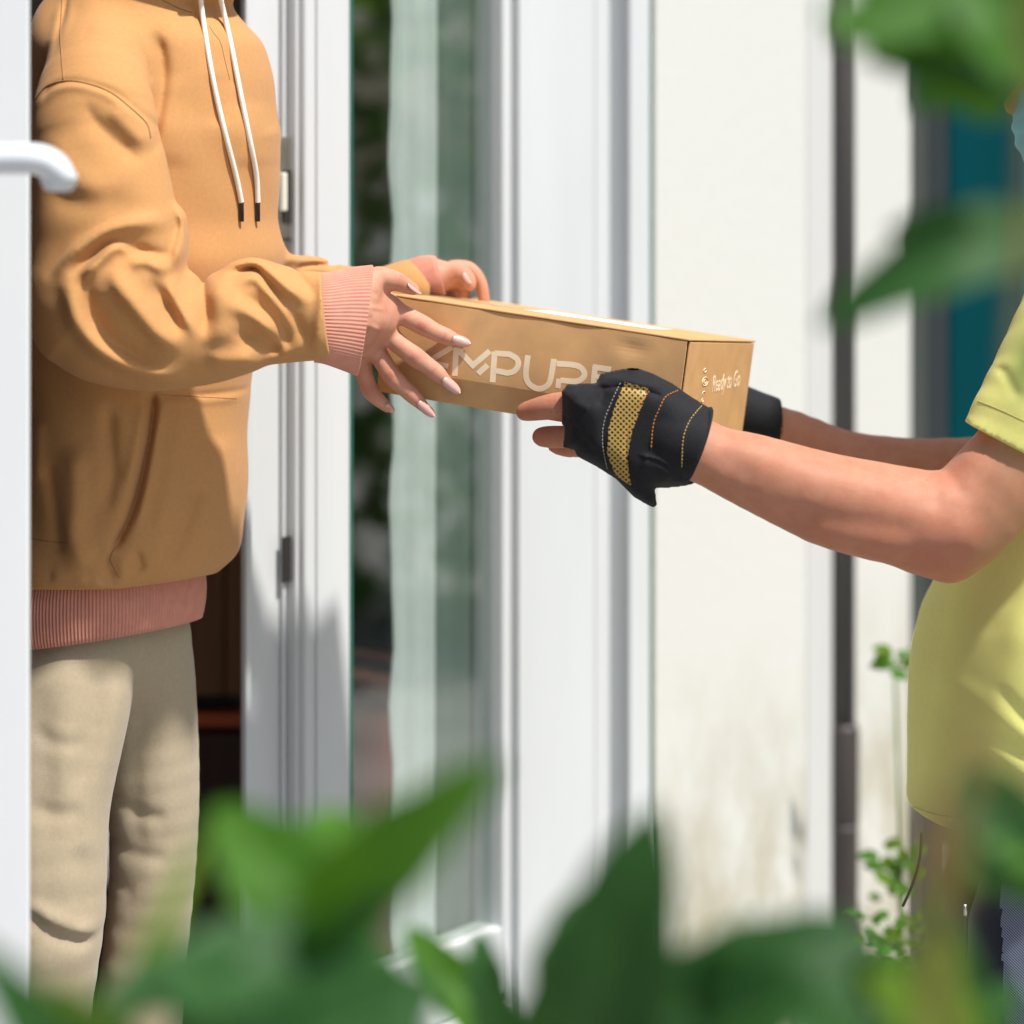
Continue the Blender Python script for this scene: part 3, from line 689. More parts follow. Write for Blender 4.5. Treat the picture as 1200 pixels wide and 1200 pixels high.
# far cuff end and near cuff: ribbed rings
def ribbed(name, rows, parent, mat, nrib, amp, sub=6, closed_in=.006):
    """rows: (centre, axis_a, axis_b) ellipse rings; ribs run from ring to ring"""
    N = nrib*sub; V = []; full = rows+[(rows[-1][0], rows[-1][1]*.93, rows[-1][2]*.93), (rows[-2][0], rows[-2][1]*.9, rows[-2][2]*.9)]
    for ri, (c, a, b) in enumerate(full):
        for k in range(N):
            q = 2*math.pi*k/N; rb = 1+(amp/np.linalg.norm(a))*math.cos(q*nrib)*(1 if ri < len(rows) else 0)
            V.append(c+(a*math.cos(q)+b*math.sin(q))*rb)
    V = np.array(V); i = np.arange(N); F = []
    for r in range(len(full)-1): F.append(np.stack([r*N+i, r*N+(i+1) % N, (r+1)*N+(i+1) % N, (r+1)*N+i], 1))
    return npmesh(name, V, np.concatenate(F), mat, parent)
rows = []
top = catmull([W(374, 320, 2.895), W(388, 319, 2.90), W(410, 314, 2.915), W(436, 311, 2.925)], 5)
bot = catmull([W(368, 424, 2.895), W(380, 426, 2.90), W(400, 433, 2.915), W(418, 440, 2.925)], 5)
for i, (a, b) in enumerate(zip(top, bot)):
    c = (a+b)/2; h = (a-b)/2; rows.append((c, h, np.array((.004, -.036-.004*math.sin(i/3), 0))))
c_ = rows[-1]; rows.append((c_[0]+(.0012, 0, 0), c_[1]*.985, c_[2]*.985))
ribbed('cuff', rows, hoodie, m_rib, 82, .0007)
rows = []
for (px, py, r) in ((478, 336, 27), (488, 330, 27), (500, 325, 25.5), (510, 323, 24), (517, 323, 22.5)):
    c = W(px, py, 3.2); rows.append((c, np.array((-.25, 0, .97))*r*3.2/3000*(1 if 1 else 1), np.array((0, -r*.95*3.2/3000, 0))))
ribbed('cuff', rows, hoodie, m_rib, 60, .0006)
# waistband
rows = []
for i, (py, sc, dx) in enumerate(((630, .84, 0), (655, .90, 0), (672, .95, 0), (684, .975, 0), (700, .985, 0), (716, .98, 0), (731, .96, 0), (738, .945, 0))):
    Y0 = 3.05; z = W(0, py, Y0)[2]; cx = W(116, 0, Y0)[0]; s = .70*sc/.70
    ca, sa = math.cos(YAW), math.sin(YAW); hx = .0945
    rows.append((np.array((cx, Y0, z-.004)), np.array((ca, sa, .16))*.110*sc, np.array((-sa, ca, .0))*.145*sc))
wb = ribbed('waistband', rows, hoodie, m_rib, 190, .0008)
# drawstrings
def cord(px, name, tipn):
    P = []
    for a, b in [tuple(p) for p in catmull([np.array(p, float) for p in px], 8)]:
        q = onsurf(Th, a, b, .0038)
        if q is not None: P.append(q)
    Ps = np.array(P)
    for _ in range(30): Ps[1:-1] = (Ps[:-2]+2*Ps[1:-1]+Ps[2:])/4
    Ps = np.array(catmull(Ps, 4)); n = len(Ps); tw = [.0031*(1+.05*math.sin(i*2.2)) for i in range(n)]
    mb = MB(); mb.tube(Ps, tw, 12); c = mb.build(name, m_string, hoodie, True)
    d = Ps[-1]-Ps[-4]; d /= np.linalg.norm(d); e = Ps[-1]
    mb = MB(); mb.tube([e-d*.002, e, e+np.array((.0, 0, -1))*.0205+d*.002], [.0026, .0027, .0026], 12); mb.build(tipn, m_tip, c, True)
cord([(231, -40), (233, 0), (238, 40), (246, 90), (255, 130), (265, 170), (274, 205), (280, 237)], 'drawstring', 'cord_tip')
cord([(250, -40), (256, 0), (268, 50), (275, 90), (285, 140), (293, 180), (298, 205), (299, 237)], 'drawstring', 'cord_tip')

# --- trousers
g = Grid(axis((-.68, .004), -.32), axis((2.80, .004), 3.26), axis((.06, .004), .92))
def leg(L): 
    q = Grid(g.x, g.y, g.z); chain(q, pixchain(L), .03, sy=.95); return q
l1 = leg([(84, 700, 3.035, 74), (81, 760, 3.02, 77), (76, 810, 3.0, 77), (66, 880, 2.98, 73), (54, 960, 2.965, 71), (52, 1060, 2.95, 71), (40, 1180, 2.95, 66), (30, 1320, 2.95, 60), (30, 1460, 2.95, 58)])
D = strokes(g, [([(270,20),(255,140),(215,330),(205,520)], 14, 4), ([(210,10),(200,160),(160,330)], 12, -4), ([(90,60),(110,260),(100,420)], 18, -2), ([(130,120),(150,330),(140,560)], 16, 2),
    ([(60,150),(120,190),(200,200)], 9, -2.5), ([(60,320),(120,350),(190,350)], 10, -2.5), ([(60,560),(120,620),(220,670)], 9, -5), ([(60,540),(130,590),(230,650)], 9, 4), ([(180,420),(190,640)], 12, -3)], 2.89, (0, 780), 2)
F_a = apply_disp(l1.F, g, D, 2.95, 3.03)
l2 = leg([(140, 700, 3.08, 50), (160, 760, 3.09, 62), (168, 820, 3.10, 61), (176, 900, 3.10, 56), (180, 980, 3.10, 51), (176, 1060, 3.10, 49), (165, 1180, 3.10, 50), (160, 1400, 3.10, 48)])
D = strokes(g, [([(240,290),(300,332),(400,360)], 9, -3), ([(230,400),(300,435),(400,450)], 9, -3), ([(400,0),(390,200),(400,420)], 14, 3), ([(340,40),(320,240),(330,460)], 12, -4), ([(240,500),(320,540)], 9, -2)], 3.05, (0, 780), 2)
F_b = apply_disp(l2.F, g, D, 3.1, 3.2)
pv = leg([(0, 738, 3.06, 80), (60, 735, 3.07, 80), (110, 745, 3.07, 82), (152, 735, 3.08, 66)]); F_b = smin(F_b, pv.F, .02)
kt = np.clip((g.z-.80)/.05, 0, 1)[None, None, :]; g.F = (smin(F_a, F_b, .045)*kt+smin(F_a, F_b, .003)*(1-kt)).astype(np.float32)
Xn, Zn = g.x[:, None, None], g.z[None, None, :]
g.F -= (np.sin(Xn*110+np.sin(Zn*9)*2)*.0007).astype(np.float32)
sdfobj('trousers', g, m_linen, woman, 1)
# sandals
mb = MB()
for lx, ly in ((-.53, 2.97), (-.44, 3.12)):
    P = [(lx-.05, ly+.02, -.012), (lx+.05, ly-.02, -.012), (lx+.16, ly-.085, -.012)]; mb.tube(P, [.035, .04, .03], 16, True, .35)
mb.build('sandals', M('brown_leather', (.12, .05, .02), .6).m, woman, True)

# ================================================================== BOX
box = thing('cardboard_box', 'long brown cardboard parcel with pale lettering, held between the two people', 'box', tuple(BTR-bez*BH-bex*BL*.5+bey*BD*.5))
def cardboard():
    a = M('cardboard', (.60, .345, .15), .85); a.vary(26, .10, 10); a.b.inputs['Specular IOR Level'].default_value = .25
    a.bump(a.noise(40, 6, (1, 1, 1)), .15, .001); a.bump(a.noise(500, 3), .12, .0004); return a.m
m_card = cardboard(); m_edge = M('cardboard_edge', (.36, .21, .09), .9).vary(90, .2).m
m_print = M('cream_print', (.88, .70, .47), .7).vary(50, .06).m
T = .003
def slab(name, u0, u1, v0, v1, w0, w1, mat, parent=box, nb=0, bulge=None, bevel=.0012, n=24, dent=None):
    """u along length from the right end leftwards (neg), v depth, w height (neg down from the top)"""
    mb = MB(); nu = n if bulge else 1; nw = 26 if bulge else 1
    if not bulge:
        mb.box(BTR+bex*u0+bey*v0+bez*w0, bex*(u1-u0), bey*(v1-v0), bez*(w1-w0)); return mb.build(name, mat, parent, bevel=bevel)
    V = []; ax = bulge
    for side in (0, 1):
        for i in range(nu+1):
            for j in range(nw+1):
                s, t = i/nu, j/nw
                if ax == 'v':
                    p = BTR+bex*(u0+(u1-u0)*s)+bez*(w0+(w1-w0)*t)+bey*(v1 if side else v0)
                    d = dent(s, t) if dent else 0; p = p-bey*d
                else:
                    p = BTR+bex*(u0+(u1-u0)*s)+bey*(v0+(v1-v0)*t)+bez*(w0 if side else w1); d = dent(s, t) if dent else 0; p = p+bez*d
                V.append(p)
    A = (nu+1)*(nw+1); F = []
    for i in range(nu):
        for j in range(nw):
            a = i*(nw+1)+j; b = a+nw+1; F += [(a, a+1, b+1, b)[::-1] if ax == 'v' else (a, a+1, b+1, b)[::-1], tuple(A+q for q in (a, a+1, b+1, b))]
    rim = [i*(nw+1) for i in range(nu+1)]+[nu*(nw+1)+j for j in range(1, nw+1)]+[i*(nw+1)+nw for i in range(nu-1, -1, -1)]+[j for j in range(nw-1, 0, -1)]
    for a, b in zip(rim, rim[1:]+rim[:1]): F.append((a, b, A+b, A+a))
    mb.add(V, F); return mb.build(name, mat, parent, bevel=0)
dfront = lambda s, t: .0030*math.sin(math.pi*s)*math.sin(math.pi*min(1, t*1.0))-(.006*max(0, (.27-t)/.27))+.0009*math.sin(9*s)+.0006*math.sin(23*s+2*t)-.002*math.exp(-((s-.83)**2+(t-.85)**2*.3)*500)
fp = slab('front_panel', -BL, -.0025, .0, T, -BH+.001, -.0032, m_card, bulge='v', dent=dfront, n=90)
slab('carcass', -BL+.002, -.014, T+.0045, BD-.001, -BH+.001, -.006, m_edge)
slab('end_panel', -.003, 0.0, .0070, BD, -BH+.003, -.0035, m_card)
slab('end_panel', -BL, -BL+.003, .004, BD, -BH+.003, -.0035, m_edge)
slab('back_panel', -BL, -.0035, BD+.0005, BD+.0035, -BH+.003, -.0035, m_card)
slab('lid', -BL, .0006, -.0008, BD+.002, -.0028, .0, m_card)
slab('shipping_label', -BL*.66, -.085, .120, .215, .0002, .0005, M('white_label', (.86, .87, .87), .35).m, bevel=0)
slab('tape_strip', -BL*.995, -BL*.70-.004, .12, .17, .0002, .0004, M('clear_tape', (.55, .36, .17), .25).m, bevel=0)
# lettering on the front, drawn as bands on the panel
def onface(px, py, lift=.0):
    d = W(px, py, 1)-np.array((0, 0, CAMZ)); o = np.array((0, 0, CAMZ)); t = (BTR-o).dot(bey)/d.dot(bey); p = o+d*t
    r = p-BTR; s = (r.dot(bex)+BL)/(BL-.0025); tt = (r.dot(bez)+BH-.001)/(BH-.0045)
    return p-bey*(dfront(min(max(s, 0), 1), min(max(tt, 0), 1))+lift)
def band(mb, P, w, org=(400, 280), sc=4., hi=.00012):
    P = [np.array((org[0]+a/sc, org[1]+b/sc)) for a, b in P]; L, Rr = [], []; w = w/sc/2
    for i, p in enumerate(P):
        a = P[i]-P[i-1] if i > 0 else P[1]-P[0]; b = P[i+1]-P[i] if i < len(P)-1 else a
        a = a/np.linalg.norm(a); b = b/np.linalg.norm(b); t = a+b; t /= np.linalg.norm(t); n = np.array((-t[1], t[0])); k = w/max(.4, n.dot((-b[1], b[0])))
        L.append(p+n*k); Rr.append(p-n*k)
    V = []; m = 3; pts = []
    for i in range(len(P)-1):
        for q in range(m if i < len(P)-2 else m+1): t = q/m; pts.append((L[i]*(1-t)+L[i+1]*t, Rr[i]*(1-t)+Rr[i+1]*t))
    for lift in (hi,):
        for a, b in pts: V += [onface(a[0], a[1], lift), onface(b[0], b[1], lift)]
    n = len(pts); F = []
    for i in range(n-1):
        F.append((2*i, 2*i+1, 2*i+3, 2*i+2))
    mb.add(V, F)
def rnd(P, n=5): return [tuple(p) for p in catmull([np.array(p, float) for p in P], n)]
letters = [
    [([(524,506),(432,562)], 26), ([(405,575),(505,597)], 24)],
    [([(544,508),(536,642)], 27), ([(553,518),(622,592),(700,525)], 27), ([(645,632),(690,590)], 27)],
    [([(722,528),(712,672)], 27), ([(722,536),(790,540)]+rnd([(790,540),(826,562),(832,592),(812,620),(780,628)], 3)[1:]+[(722,616)], 27)],
    [(rnd([(878,545),(868,630),(878,672),(912,698),(945,700),(975,680),(988,640),(1000,562)], 4), 27)],
    [(rnd([(1012,584),(1100,592),(1134,612),(1142,640),(1122,662),(1095,668)], 4)+[(1030,662)], 27), ([(1024,655),(1018,700)], 25)],
    [([(1192,596),(1184,680)], 27), ([(1180,600),(1268,612)], 27), ([(1184,644),(1260,652)], 24)]]
for L in letters:
    mb = MB()
    for bi, (P, w) in enumerate(L): band(mb, P, w, hi=.00020+.00003*bi)
    mb.build('letter', m_print, box)
# small lettering and pictogram on the end
def textmesh(body, size, name, mat, parent, org, ex, ez, nrm, xs=1.0):
    cu = bpy.data.curves.new('t', 'FONT'); cu.body = body; cu.size = size; cu.extrude = .0002
    ob = bpy.data.objects.new('t', cu); COL.objects.link(ob); dg = bpy.context.evaluated_depsgraph_get()
    me = bpy.data.meshes.new_from_object(ob.evaluated_get(dg)); bpy.data.objects.remove(ob)
    for v in me.vertices:
        c = v.co; v.co = Vector(np.asarray(org)+np.asarray(ex)*c.x*xs+np.asarray(ez)*c.y+np.asarray(nrm)*(c.z+.0002))
    me.materials.clear(); me.materials.append(mat); me.name = name
    return link(bpy.data.objects.new(name, me), parent)
def onend(px, py):
    o = np.array((0, 0, CAMZ)); d = W(px, py, 1)-o; n = bex; return o+d*((BTR-o).dot(n)/d.dot(n))
tilt = bey*.99+bez*.055; tilt /= np.linalg.norm(tilt); tz = np.cross(tilt, -bex)*-1; tz = bez
textmesh('Ready to Go', .029, 'small_lettering', m_print, box, onend(833.5, 460), tilt, tz, bex, .80)
mb = MB(); 
def endring(px, py, rpx, w=.0012, n=14, arc=(0, 2*math.pi)):
    c = onend(px, py); r = rpx/1000; P = []
    for k in range(n+1):
        q = arc[0]+(arc[1]-arc[0])*k/n; P.append(c+bey*r*2.4*math.cos(q)+bez*r*math.sin(q)+bex*.0002)
    mb.tube(P, w*.5, 5)
endring(826, 447, 5); endring(826, 434, 2.2); endring(826, 447, 2.2); endring(824.5, 461, 2.4, arc=(0, 4)); endring(823, 469, 1.6)
mb.build('pictogram', m_print, box)

# ================================================================== MAN
man = thing('person', 'person in yellow polo shirt, black fingerless gloves and blue mask handing over the box', 'person', (.66, 3.08, -.2))
gx = axis((-.01, .0014), (.075, .004), (.60, .01), .92); gy = axis((2.70, .01), (2.78, .0035), (2.93, .004), (3.30, .01), 3.40); gz = axis((-.2, .016), (.86, .004), (1.09, .0016), (1.15, .004), (1.22, .01), 1.78)
g = Grid(gx, gy, gz)
chain(g, [V4(.68, 3.08, .70, .12), V4(.67, 3.08, .85, .12), V4(.70, 3.08, 1.15, .09)], .05)
chain(g, [V4(.70, 3.08, 1.15, .08), V4(.69, 3.08, 1.33, .058), V4(.68, 3.07, 1.42, .056)], .03, kin=.04)
hm_ = np.array((.712, 3.06, 1.50)); face_head(g, hm_, R(180), 1.0)
for ly in (2.98, 3.17):
    chain(g, [V4(.68, ly, .68, .09), V4(.67, ly, .26, .06), V4(.69, ly, -.10, .04), V4(.69, ly, -.15, .04)], .03, kin=.05)
    chain(g, [V4(.70, ly, -.155, .035), V4(.60, ly, -.17, .03), V4(.54, ly, -.18, .02)], .01, kin=.02)
chain(g, [V4(.71, 2.99, 1.17, .05), V4(.66, 2.93, 1.11, .05)], .03, kin=.03)
armn = pixchain([(1245, 465, 2.93, 50), (1184, 548, 2.885, 55), (1128, 608, 2.875, 58), (1096, 610, 2.87, 58), (1030, 600, 2.865, 56), (965, 584, 2.86, 52), (905, 562, 2.86, 45.5), (850, 541, 2.86, 38), (812, 524, 2.862, 32)])
chain(g, armn, .022, kin=.03)
chain(g, pixchain([(1110, 655, 2.885, 24), (1080, 640, 2.88, 26)]), .02, kin=.03)      # point of the elbow
chain(g, pixchain([(1240, 470, 3.22, 55), (1190, 545, 3.24, 46), (1110, 556, 3.25, 42), (1000, 540, 3.25, 33), (930, 506, 3.245, 24), (885, 492, 3.24, 22)]), .02, kin=.03)
bs = g.F.copy()
chain(g, pixchain([(812, 524, 2.862, 30), (760, 500, 2.872, 26), (700, 488, 2.885, 18)]), .02, kin=.02)
b3 = g.F.copy()
chain(g, pixchain([(700, 470, 2.888, 15), (668, 474, 2.905, 15), (648, 476, 2.912, 14.2), (632, 479, 2.92, 12.8), (618, 482, 2.928, 10.5), (614, 483, 2.93, 8.5)]), .005, kin=.008, F0=b3, pad=.012)
chain(g, pixchain([(690, 510, 2.90, 13), (660, 512, 2.92, 12.5), (644, 512, 2.93, 12), (634, 512, 2.935, 10.5)]), .005, kin=.008, F0=b3, pad=.012)
for dx, yy in ((6, 2.955), (14, 2.985), (26, 3.01)):
    chain(g, pixchain([(690, 520, 2.91, 12), (662+dx, 524, yy-.01, 11.5), (645+dx, 521, yy, 10)]), .005, kin=.008, F0=b3, pad=.012)
del bs, b3
BM = strokes(g, [([(850,515),(930,548),(1010,566),(1075,572)], 22, 4), ([(905,596),(970,606),(1040,615),(1090,625)], 13, -3.5), ([(930,625),(1000,640),(1070,650)], 14, 2.5), ([(1092,552),(1098,575),(1090,600)], 9, -2.5),
    ([(840,535),(890,562)], 10, -1.5), ([(1120,600),(1140,560),(1160,520)], 18, 2.5), ([(1085,660),(1110,672)], 10, 2), ([(1110,640),(1135,655)], 9, -2)], 2.82, (0, 0), 1)
g.F = apply_disp(g.F, g, soften(BM, 2), 2.86, 2.92)
bodym, Vm, Qm = sdfobj('body', g, m_skinm, man, 1)
Tm0 = bvh(Vm, Qm); FL = []
for cx, cy, r, a in ((620, 482, .014, .5), (636, 511, .014, .5), (1100, 655, .05, .5), (1112, 560, .02, .3), (1050, 640, .05, .3), (960, 620, .05, .25)): FL.append((onsurf(Tm0, cx, cy), r, a))
for k in range(5): FL += crease(644+k*3.4, 474, 1.45, 9, Tm0, 5) if k % 2 == 0 else []
FL += crease(1096, 552, -.9, 14, Tm0, 12)
flush(bodym, Vm, FL)
# near glove: padded mitt traced and given its thickness
def inpoly(X, Z, P):
    ins = np.zeros(np.broadcast(X, Z).shape, bool); n = len(P)
    for i in range(n):
        x0, z0 = P[i]; x1, z1 = P[(i+1) % n]
        if z0 == z1: continue
        c = ((z0 > Z) != (z1 > Z)) & (X < (x1-x0)*(Z-z0)/(z1-z0)+x0); ins ^= c
    return ins
GP = [(658,460),(665,452),(699,450),(704,439),(726,434),(744,431),(766,438),(788,449),(806,462),(835,480),(833,492),(822,492),(814,507),(808,530),(806,553),(814,566),(800,569),(784,571),(767,571),(770,592),(765,595),(743,583),(722,562),(698,547),(676,536),(673,528),(660,526),(662,503),(658,498),(659,480)]
g = Grid(axis((.045, .0013), .235), axis((2.80, .0015), 3.0), axis((.985, .0013), 1.18))
def zig(P, Y): return [W(a, b, Y)[[0, 2]] for a, b in P]
P2 = zig(GP, 2.87); X2, Z2 = g.x[:, None], g.z[None, :]
d2, _, _ = polydist(X2, Z2, P2+[P2[0]]); d2 = np.where(inpoly(X2, Z2, P2), -d2, d2)
k_ = np.ones(7)/7                      # soften the medial ridge
def blur(a, it=3):
    for _ in range(it):
        p = np.pad(a, 3, 'edge'); a = sum(p[i:i+a.shape[0], 3:-3] for i in range(7))/7
        p = np.pad(a, 3, 'edge'); a = sum(p[3:-3, i:i+a.shape[1]] for i in range(7))/7
    return a
dep = np.minimum(-d2, .034); dep = np.where(dep > 0, dep, 0); Rg = .034
hgt = blur(.038*np.sqrt(np.clip(1-(1-dep/Rg)**2, 0, 1)), 2)*(d2 < 0)
yc = 2.885-(X2-.05)*.12                # wrist nearer the camera than the fingers
GD = strokes(g, [([(703,440),(722,443),(760,449),(790,452),(806,462)], 4, 3), ([(703,455),(735,452),(775,462)], 2, -4, 'v'), ([(664,503),(672,499),(678,503),(672,507)], 1.4, -3, 'v'), ([(660,492),(674,491)], 2, -3),
    ([(727,449),(708,493),(706,519),(712,553)], 1.5, -2, 'v'), ([(760,458),(737,493),(732,530),(738,564)], 1.5, -2, 'v'), ([(794,458),(780,465),(766,496),(763,527)], 1.4, -1.6, 'v'),
    ([(744,530),(771,535),(796,552)], 2.0, 4, 'l'), ([(746,538),(770,545),(790,560)], 8, 3), ([(690,465),(700,500),(690,530)], 8, 2), ([(672,470),(690,478)], 5, 2), ([(775,480),(790,540)], 8, -2), ([(700,450),(708,462),(700,475)], 3, -2),
    ([(736,560),(760,585)], 5, -2), ([(680,512),(700,530)], 4, -2)], 2.86, (0, 0), 1)
hgt = hgt+np.where(d2 < -.003, GD, 0)
Y3 = g.y[None, :, None]
g.F = np.maximum(d2[:, None, :]*.8, np.abs(Y3-yc[:, None, :])-hgt[:, None, :]*1.0).astype(np.float32)
# hollow the wrist opening
wr = pixchain([(845, 538, 2.86, 38), (805, 522, 2.862, 33)])
cc = cone(g.x[:, None, None], Y3, g.z[None, None, :], wr[0][:3], wr[1][:3], wr[0][3], wr[1][3])
ring = cone(g.x[:, None, None], Y3, g.z[None, None, :], W(817, 522, 2.862), W(790, 512, 2.865), .041, .041, 1.0)
ax_ = W(760, 500, 2.865)-W(817, 522, 2.862); ax_ /= np.linalg.norm(ax_)
pl = (g.x[:, None, None]-W(819, 523, 2.86)[0])*-ax_[0]+(g.z[None, None, :]-W(819, 523, 2.86)[2])*-ax_[2]+0*Y3
ring = np.maximum(ring, pl)
ring = np.maximum(ring, -((g.x[:, None, None]-W(785, 510, 2.86)[0])*-ax_[0]+(g.z[None, None, :]-W(785, 510, 2.86)[2])*-ax_[2]+0*Y3+.02))
g.F = smin(g.F, ring.astype(np.float32), .006)
glove, Vg, Qg = sdfobj('glove', g, m_glove, man, 2)
Tg = bvh(Vg, Qg)
def mesh_mat():
    a = M('gold_net', (.6, .4, .1), .5); c = a.coord((1, 1, 1), (0, R(45), 0))
    sp = a.n('ShaderNodeSeparateXYZ'); a.l(c, sp.inputs[0]); vs = []
    for i in (0, 2):
        m1 = a.n('ShaderNodeMath', operation='MULTIPLY'); m1.inputs[1].default_value = 1400; a.l(sp.outputs[i], m1.inputs[0])
        m2 = a.n('ShaderNodeMath', operation='SINE'); a.l(m1.outputs[0], m2.inputs[0]); vs.append(m2.outputs[0])
    mx = a.n('ShaderNodeMath', operation='MAXIMUM'); a.l(vs[0], mx.inputs[0]); a.l(vs[1], mx.inputs[1])
    r = a.n('ShaderNodeMapRange'); r.inputs[1].default_value = .15; r.inputs[2].default_value = .5; a.l(mx.outputs[0], r.inputs[0])
    a.mix(r.outputs[0], (.012, .010, .009), (.50, .31, .06)); a.bump(r.outputs[0], .6, .001); return a.m
def patch(V, Q, poly, Y, lift, name, mat, parent):
    P = zig(poly, Y); c = V[Q].mean(1); ins = inpoly(c[:, 0], c[:, 2], P)
    n = np.cross(V[Q[:, 2]]-V[Q[:, 0]], V[Q[:, 3]]-V[Q[:, 1]]); n /= np.linalg.norm(n, axis=1)[:, None]+1e-12
    ins &= (c[:, 1] < 2.885-(c[:, 0]-.05)*.12); q = Q[ins]; u, inv = np.unique(q, return_inverse=True)
    return npmesh(name, V[u]+np.array((0, -lift, 0)), inv.reshape(q.shape), mat, parent)
patch(Vg, Qg, [(732,446),(759,453),(748,480),(739,505),(734,535),(739,568),(722,558),(711,530),(712,500),(720,472)], 2.86, .0009, 'knuckle_net', mesh_mat(), glove)
def stitches(T, P, mat, w=.0005, parent=None, dash=.0028, gap=.0014, lift=.0006, name='stitching'):
    pts = []
    for a in catmull([np.array(p, float) for p in P], 24):
        q = onsurf(T, a[0], a[1], lift)
        if q is not None: pts.append(q)
    pts = np.array(pts); s = np.concatenate([[0], np.cumsum(np.linalg.norm(np.diff(pts, axis=0), axis=1))]); mb = MB(); t = 0
    at = lambda q: np.array([np.interp(q, s, pts[:, k]) for k in range(3)])
    while t+dash < s[-1]: mb.tube([at(t), at(t+dash*.5), at(t+dash)], w, 5); t += dash+gap
    return mb.build(name, mat, parent, True)
stitches(Tg, [(727,449),(717,470),(708,493),(706,519),(712,550)], M('grey_thread', (.45, .42, .38), .6).m, .0004, glove)
stitches(Tg, [(761,458),(748,477),(738,495),(733,530),(738,560)], m_stitch2, .0004, glove)
stitches(Tg, [(794,458),(780,465),(772,480),(766,496),(763,527)], m_stitch2, .00055, glove)
stitches(Tg, [(822,476),(810,490),(803,505),(800,520),(799,550)], m_stitch, .0005, glove)
# binding round the wrist opening
c0 = W(818, 521, 2.862); u_ = (W(836, 482, 2.862)-W(806, 566, 2.862))/2; P = [c0+u_*math.cos(q)*1.0+np.array((.002, -.036, 0))*math.sin(q) for q in np.linspace(0, 2*math.pi, 41)]
mb = MB(); mb.tube(P, .0022, 8, False); mb.build('cuff_binding', m_glove, glove, True)
# far glove cuff
g = Grid(axis((.24, .0025), .40), axis((3.12, .003), 3.34), axis((1.03, .0025), 1.20))
chain(g, pixchain([(922, 498, 3.245, 26), (880, 486, 3.24, 29), (850, 480, 3.24, 33), (820, 485, 3.24, 32)]), .01)
pl = (g.x[:, None, None]-W(919, 0, 3.2)[0]) + 0*g.y[None, :, None]+(g.z[None, None, :]-1.1)*.0
g.F = np.maximum(g.F, pl.astype(np.float32)); gl2, V_, Q_ = sdfobj('glove', g, m_glove, man, 1)
mb = MB(); e = W(913, 496, 3.245); P = [e+np.array((0, -math.cos(q)*.0295, math.sin(q)*.0295)) for q in np.linspace(-1.7, 1.7, 24)]; mb.tube(P, .0008, 6); mb.build('cuff_piping', m_stitch2, gl2, True)

# --- polo shirt
g = Grid(axis((.44, .003), (.64, .008), .92), axis((2.78, .003), (3.02, .008), 3.40), axis((.60, .003), (1.33, .006), 1.42))
X, Y_, Z = g.x[:, None, None], g.y[None, :, None], g.z[None, None, :]
tab = []
for py, fr, hx in ((300, 1232, .09), (345, 1215, .115), (400, 1195, .14), (480, 1170, .155), (600, 1140, .165), (680, 1108, .178), (720, 1087, .188), (760, 1077, .193), (790, 1072, .196), (860, 1070, .198), (930, 1070, .196), (950, 1069, .197), (990, 1071, .194)):
    Y0 = 3.06; tab.append((W(0, py, Y0)[2], W(fr, 0, Y0)[0]+hx, Y0+.03, hx/.17))
tF = loft(X, Y_, Z, tab, .19, .17, 0.)
D = strokes(g, [([(640,380),(720,470),(810,570),(900,650)], 6, -8), ([(560,550),(680,630),(810,720),(950,780)], 6, -8), ([(580,730),(680,800),(810,890),(950,950)], 6, -9), ([(400,520),(450,580),(510,625)], 5, -5), ([(320,760),(360,860),(410,950)], 5, -4),
    ([(600,480),(700,560),(850,650)], 9, 5), ([(560,650),(680,730),(850,820)], 9, 5), ([(600,850),(800,960)], 10, 5), ([(640,60),(660,250),(560,460)], 16, -5), ([(420,300),(480,480)], 18, 3), ([(280,935),(340,965),(420,975)], 1.6, -3, 'v')], 2.95, (1000, 700), 4)
tF = apply_disp(tF, g, soften(D, 5)*.42, 3.05, 3.15)
slv = Grid(g.x, g.y, g.z)
chain(slv, pixchain([(1290, 350, 2.99, 82), (1240, 440, 2.915, 74), (1186, 530, 2.885, 64), (1150, 620, 2.88, 60)]), .02)
a0, a1 = W(1133, 497, 2.84), W(1200, 531, 2.84); dd = (a1-a0)[[0, 2]]; dd /= np.linalg.norm(dd); nn = np.array((dd[1], -dd[0]))
cut = ((X-a0[0])*nn[0]+(Z-a0[2])*nn[1]); cut = cut if nn[1] < 0 else -cut
sF = np.maximum(slv.F, (cut+0*Y_).astype(np.float32))
D = strokes(g, [([(1180,430),(1195,470)], 6, -3)], 2.84, (0, 0), 1)
sF = apply_disp(sF, g, D, 2.88, 2.95)
g.F = smin(tF, sF, .01)
hem = (W(0, 966, 3.0)[2]-Z)+0*X+0*Y_
g.F = np.maximum(g.F, hem.astype(np.float32))
polo, Vp, Qp = sdfobj('polo_shirt', g, m_polo, man, 1)
Tp = bvh(Vp, Qp); m_ys = cloth('yellow_thread', (.50, .47, .12), 600, .05)
seam([(1146,470),(1175,482),(1230,508)], (0, 0), 1, Tp, .0006, polo, m_ys)
seam([(1070,945),(1100,955),(1140,958)], (0, 0), 1, Tp, .0006, polo, m_ys)
# collar
mb = MB(); cc = np.array((.70, 3.09, 1.335)); P = [cc+np.array((math.cos(q)*.075, math.sin(q)*.075, .01*math.cos(q))) for q in np.linspace(R(200), R(520), 30)]; mb.tube(P, .014, 10, True, 1.6); mb.build('collar', m_polo, polo, True)
